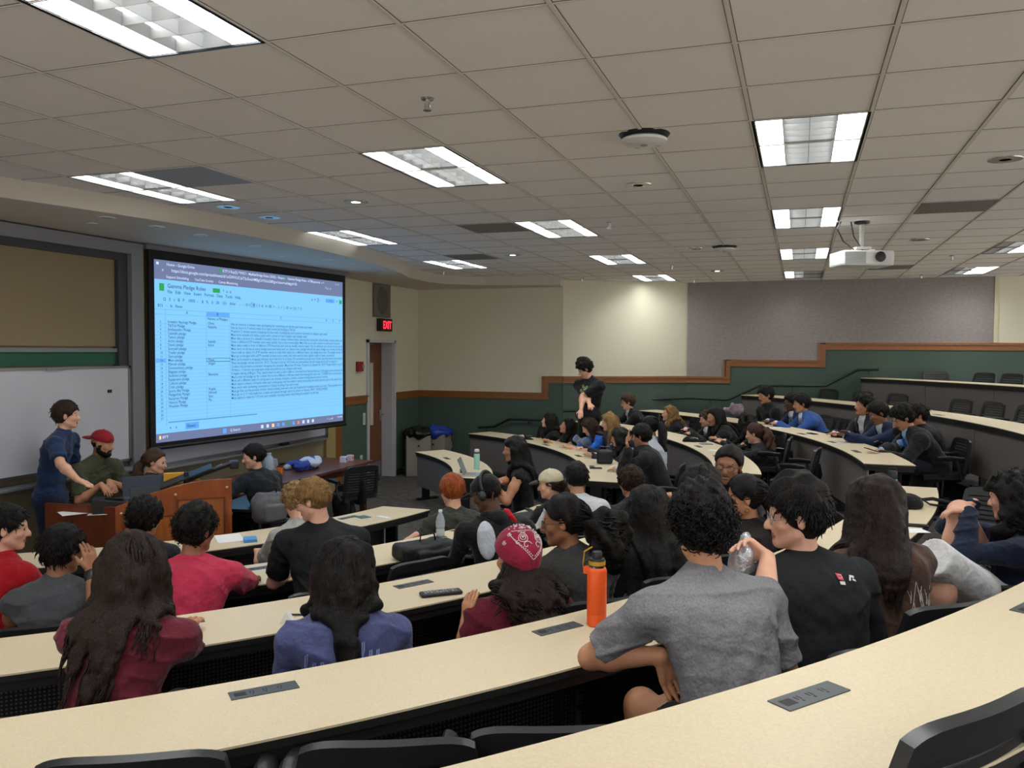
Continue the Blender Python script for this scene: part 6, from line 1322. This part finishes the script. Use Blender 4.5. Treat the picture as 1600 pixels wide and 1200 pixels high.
def backpack(lab, p, rz, L, Wd, Hh, col, lying=True, trimc='0c0c0d', seed=1):
    o = E('backpack', lab, 'backpack', p, rz); F_ = Fld(); F_.boxr((0, 0, Hh*.5), (L*.5, Wd*.5, Hh*.5), Hh*.3, None, .03); F_.boxr((L*.02, -Wd*.48, Hh*.38), (L*.34, Wd*.16, Hh*.32), Hh*.12, None, .01); F_.boxr((-L*.06, 0, Hh*.96), (L*.3, Wd*.3, Hh*.09), Hh*.07, None, .01)
    F_.disp(wob(seed, 30, .009), (-1, -1, -1), (1, 1, 2)); F_.plane((0, 0, .002), (0, 0, 1), (-1, -1, -1), (1, 1, 1), .002); npmesh('bag_body', [F_.mesh(.01)], [M('bag '+col, col, .7, bump=.4, bs=60, var=.1, vs=20)], o)
    tm_ = M('bag trim '+trimc, trimc, .6)
    MB().tube([(-L*.5, -Wd*.1, Hh*.5), (-L*.2, -Wd*.2, Hh*.98), (L*.2, -Wd*.2, Hh*.98), (L*.5, -Wd*.1, Hh*.5)], .007, 6).build('zipper', tm_, o, True)
    MB().tube([(-.06, 0, Hh), (-.05, 0, Hh+.05), (.05, 0, Hh+.05), (.06, 0, Hh)], .010, 8, flat=.5).build('top_handle', tm_, o, True)
    MB().tube([(L*.3, -Wd*.5, .03), (L*.55, -Wd*.7, .012), (L*.8, -Wd*.4, .02), (L*.6, 0, .1)], .016, 8, flat=.3).build('shoulder_strap', tm_, o, True)
    return o
backpack('big black backpack lying on the second-row desk by the empty chair', dk(668, 872, 2), R(52), .44, .25, .115, '151619', seed=3)
backpack('grey and black backpack on the front-row desk behind the bowed blond boy', dk(437, 822, 1)+Vector((-.18, .12, 0)), R(60), .32, .20, .25, '55565a', seed=5)
backpack('black backpack on the floor under the right end of the wooden table', at(537, 812, 0), R(10), .3, .25, .42, '16171a', seed=7)
# far wing: small things
def lap(lab, p, rz):
    o = E('open_laptop', lab, 'laptop', p, rz); BX('keyboard_base', (-.15, -.11, 0), (.15, .11, .012), M('silver shell', 'a8a9ad', .35, metal=.6), o, .003); MB().box((-.15, 0, 0), (.15, .006, .21), Matrix.Translation((0, .11, .012)) @ Matrix.Rotation(R(-22), 4, 'X')).build('lid', MATS['silver shell'], o)
lap('thin silver laptop open in front of the woman with teal trousers', dk(741, 742, 1), R(105))
flat('card', 'small dark card by the laptop on the short front desk', 'card', dk(723, 738, 1), R(100), .10, .05, .01, BLK, .002)
clothpile('cloth_bag', 'tie-dyed grey, blue and red cloth bag on the long far desk', 'bag', tuple(dk(911, 697, 2)), (.14, .12, .17), '7d86a0', 'a04a58', 9)
p = dk(945, 724, 2); o = E('camera_bag', 'small boxy black camera bag on the near end of the long far desk', 'bag', p, R(190)); BX('bag_body', (-.1, -.09, 0), (.1, .09, .17), M('bag nylon', '151618', .6), o, .03); BX('front_pocket', (-.06, -.105, .03), (.06, -.09, .11), M('bag patch', '3b3c40', .5), o, .01); MB().tube([(-.08, 0, .16), (-.06, 0, .21), (.06, 0, .21), (.08, 0, .16)], .009, 6).build('handle', BLK, o, True)
phone('black phone beside the boxy camera bag', 931, 732, 2, R(20)); phone('phone in front of the woman looking up', 892, 690, 2, R(20)); phone('phone lying right of the pale tie-dyed bag', 948, 708, 2, R(30)) if 0 else None
o = MB().tube([(-.07, 0, .02), (-.03, .03, .02), (0, 0, .02), (.03, .03, .02), (.07, 0, .02)], .012, 6, flat=.5).build('sunglasses', BLK, None, True); o.location = dk(829, 684, 2); tag(o, 'dark sunglasses and cord on the far end of the long far desk', 'sunglasses')
o = clothpile('pouch', 'small black pouch under the clasped hands of the smiling woman', 'pouch', tuple(dk(1087, 690, 3)), (.16, .09, .06), '131314', None, 11)
flat('paper_sheet', 'white leaflet on the desk left of the woman with the auburn ponytail', 'paper', dk(1118, 704, 3), R(150), .2, .12, .002, PAPER); flat('closed_notebook', 'thin grey notebook beside the clasped hands of the smiling woman', 'notebook', dk(1103, 694, 3), R(110), .12, .16, .008, M('grey cover', '77797c', .5))
phone('phone lying alone on the desk right of the man in the bright blue suit', 1269, 678, 4, R(120), L=.17); flat('paper_sheet', 'white sheet on the desk before the man in navy holding a phone', 'paper', dk(1309, 692, 4), R(115), .15, .24, .002, PAPER)
flat('paper_sheet', 'thin white sheet at the left end of the blue-suit desk', 'paper', dk(1212, 668, 4), R(130), .14, .2, .002, PAPER)
clothpile('handbag', 'lilac soft bag standing on the third-row desk end behind the smiling woman', 'bag', tuple(dk(1146, 650, 4)), (.17, .12, .24), '8a7a86', None, 13)
o = bpy.data.objects[o.name]
def held(lab, p, rz, tilt=.3): o = E('smartphone', lab, 'phone', p, rz); o.rotation_euler = (tilt, 0, rz); BX('case', (-.036, -.075, -.004), (.036, .075, .005), BLK, o, .003); BX('screen', (-.033, -.07, .005), (.033, .07, .006), M('lit phone glass', '2b3442', .1), o)
held('phone in the hands of the man in the navy suit', dep(1316, 676, 9.85), R(110)); held('phone in the hands of the man in black suit with the striped tie', dep(1362, 703, 8.85), R(110))
clothpile('canvas_bag', 'pale canvas bag on the floor under the blue-suit desk', 'bag', tuple(at(1268, 752, FZ[3])), (.2, .16, .34), '6f6a58', '2a2a2a', 17)
clothpile('foil_bag', 'crumpled silver bag on the floor behind the woman with the auburn ponytail', 'bag', tuple(at(1248, 775, FZ[3])), (.16, .13, .18), '9fa1a6', '55575c', 19)
for k, (u, v, n, lab, c) in enumerate([(1290, 790, 3, 'dark bag on the floor left of the pale canvas bag', '1b1b1d'), (1322, 800, 3, 'black bag slumped on the floor by the desk legs', '202022'), (1540, 905, 4, 'grey bag on the floor under the chair of the person in white shorts', '5c5852')]):
    clothpile('floor_bag', lab, 'bag', tuple(at(u, v, FZ[n])), (.2, .16, .2), c, None, 23+k)
# silver foil hood held up by the man in black
p = dep(1163, 862, 3.0); F_ = Fld().chain([p+Vector((0, 0, .05)), p, p+Vector((-.01, 0, -.07))], [.018, .035, .045], .02); F_.disp(wob(3, 70, .006), np.array(p)-1, np.array(p)+1)
o = npmesh('snack_bag', [F_.mesh(.006)], [M('silver foil', 'b9bac0', .3, metal=.6, bump=.5, bs=60)], None, p); o.location = p; tag(o, 'silver foil snack bag held by the man in oversized black t-shirt', 'snack bag')
# ------------------------------------------------------------------ empty chairs
def ech(u, v, n, lab, rot=0, dr=.42, side=None, far=True):
    p = ring_at(u, v, RR[n]+RW[n]+dr, n, far)
    if p is None: print('no seat', lab); return
    chair((p.x, p.y), toc(p, n)+rot, lab, FZ[n])
ech(622, 890, 2, 'empty black swivel chair on the second row beside the big black backpack', 0, .2, far=False)
ech(1077, 634, 3, 'empty chair right of the woman with wavy blond hair', 0, .35)
ech(1300, 664, 4, 'empty chair right of the man in the bright blue suit'); ech(836, 664, 2, 'empty chair at the far left end of the long far desk', 0, .3)
for u, n, lab in [(1277, 5, 'small empty chair behind the bright blue suit, at the wall'), (1328, 5, 'empty chair behind the man in white open collar, left one'), (1381, 5, 'empty chair behind the man in white open collar, right one'), (1476, 5, 'empty chair left of the wide one below the topmost desk'), (1524, 5, 'wide empty chair below the topmost desk'), (1575, 5, 'empty chair at the right edge behind the long empty desk'),
                 (1430, 6, 'leftmost empty chair behind the topmost desk'), (1517, 6, 'third empty chair behind the topmost desk'), (1559, 6, 'rightmost empty chair behind the topmost desk')]: ech(u, 620, n, lab, 0, .42)
p = ring_at(1475, 580, RR[6]+RW[6]+.5, 6, True); chair((p.x, p.y), toc(p, 6)+R(75), 'empty chair turned sideways behind the topmost desk', FZ[6])
p = at(1545, 830, FZ[5]); p = dep(1545, 770, 5.6); chair((p.x, p.y), R(245), 'empty chair with tall dark back near the curly-haired person', FZ[4])
p = dep(1240, 725, 9.6); chair((p.x, p.y), R(170), 'empty chair right of the woman with the auburn ponytail', FZ[3])
p = dep(772, 718, 8.9); chair((p.x, p.y), R(225), 'empty chair behind the short front desk by the mint bottle', 0)
p = dep(60, 740, 8.3); chair((p.x, p.y), R(20), 'dark chair behind the standing man in navy', 0)
p = onx(440, 715, -6.62); chair((-6.66, p.y), R(0), 'chair behind the wooden table against the front wall', 0)
p = onx(545, 740, -5.35); chair((-5.25, p.y-.1), R(150), 'chair with black back at the right end of the wooden table', 0)
for k, (u, v, t, h, lab) in enumerate([(203, 1186, 1.94, 118, 'near black chair back at the bottom left of the view'), (606, 1166, 2.02, 114, 'near black chair back at the bottom centre of the view'), (868, 1170, 2.1, 112, 'near chair back just peeking out at the bottom, right of the centre one')]):
    p = dep(u, v, t); hh = R(h); chair((p.x+math.cos(hh)*.27, p.y+math.sin(hh)*.27), hh, lab, FZ[4])
p = dep(1547, 1115, 1.512); hh = R(140); chair((p.x+math.cos(hh)*.285, p.y+math.sin(hh)*.285), hh, 'nearest black chair at the bottom right corner of the view', FZ[5])
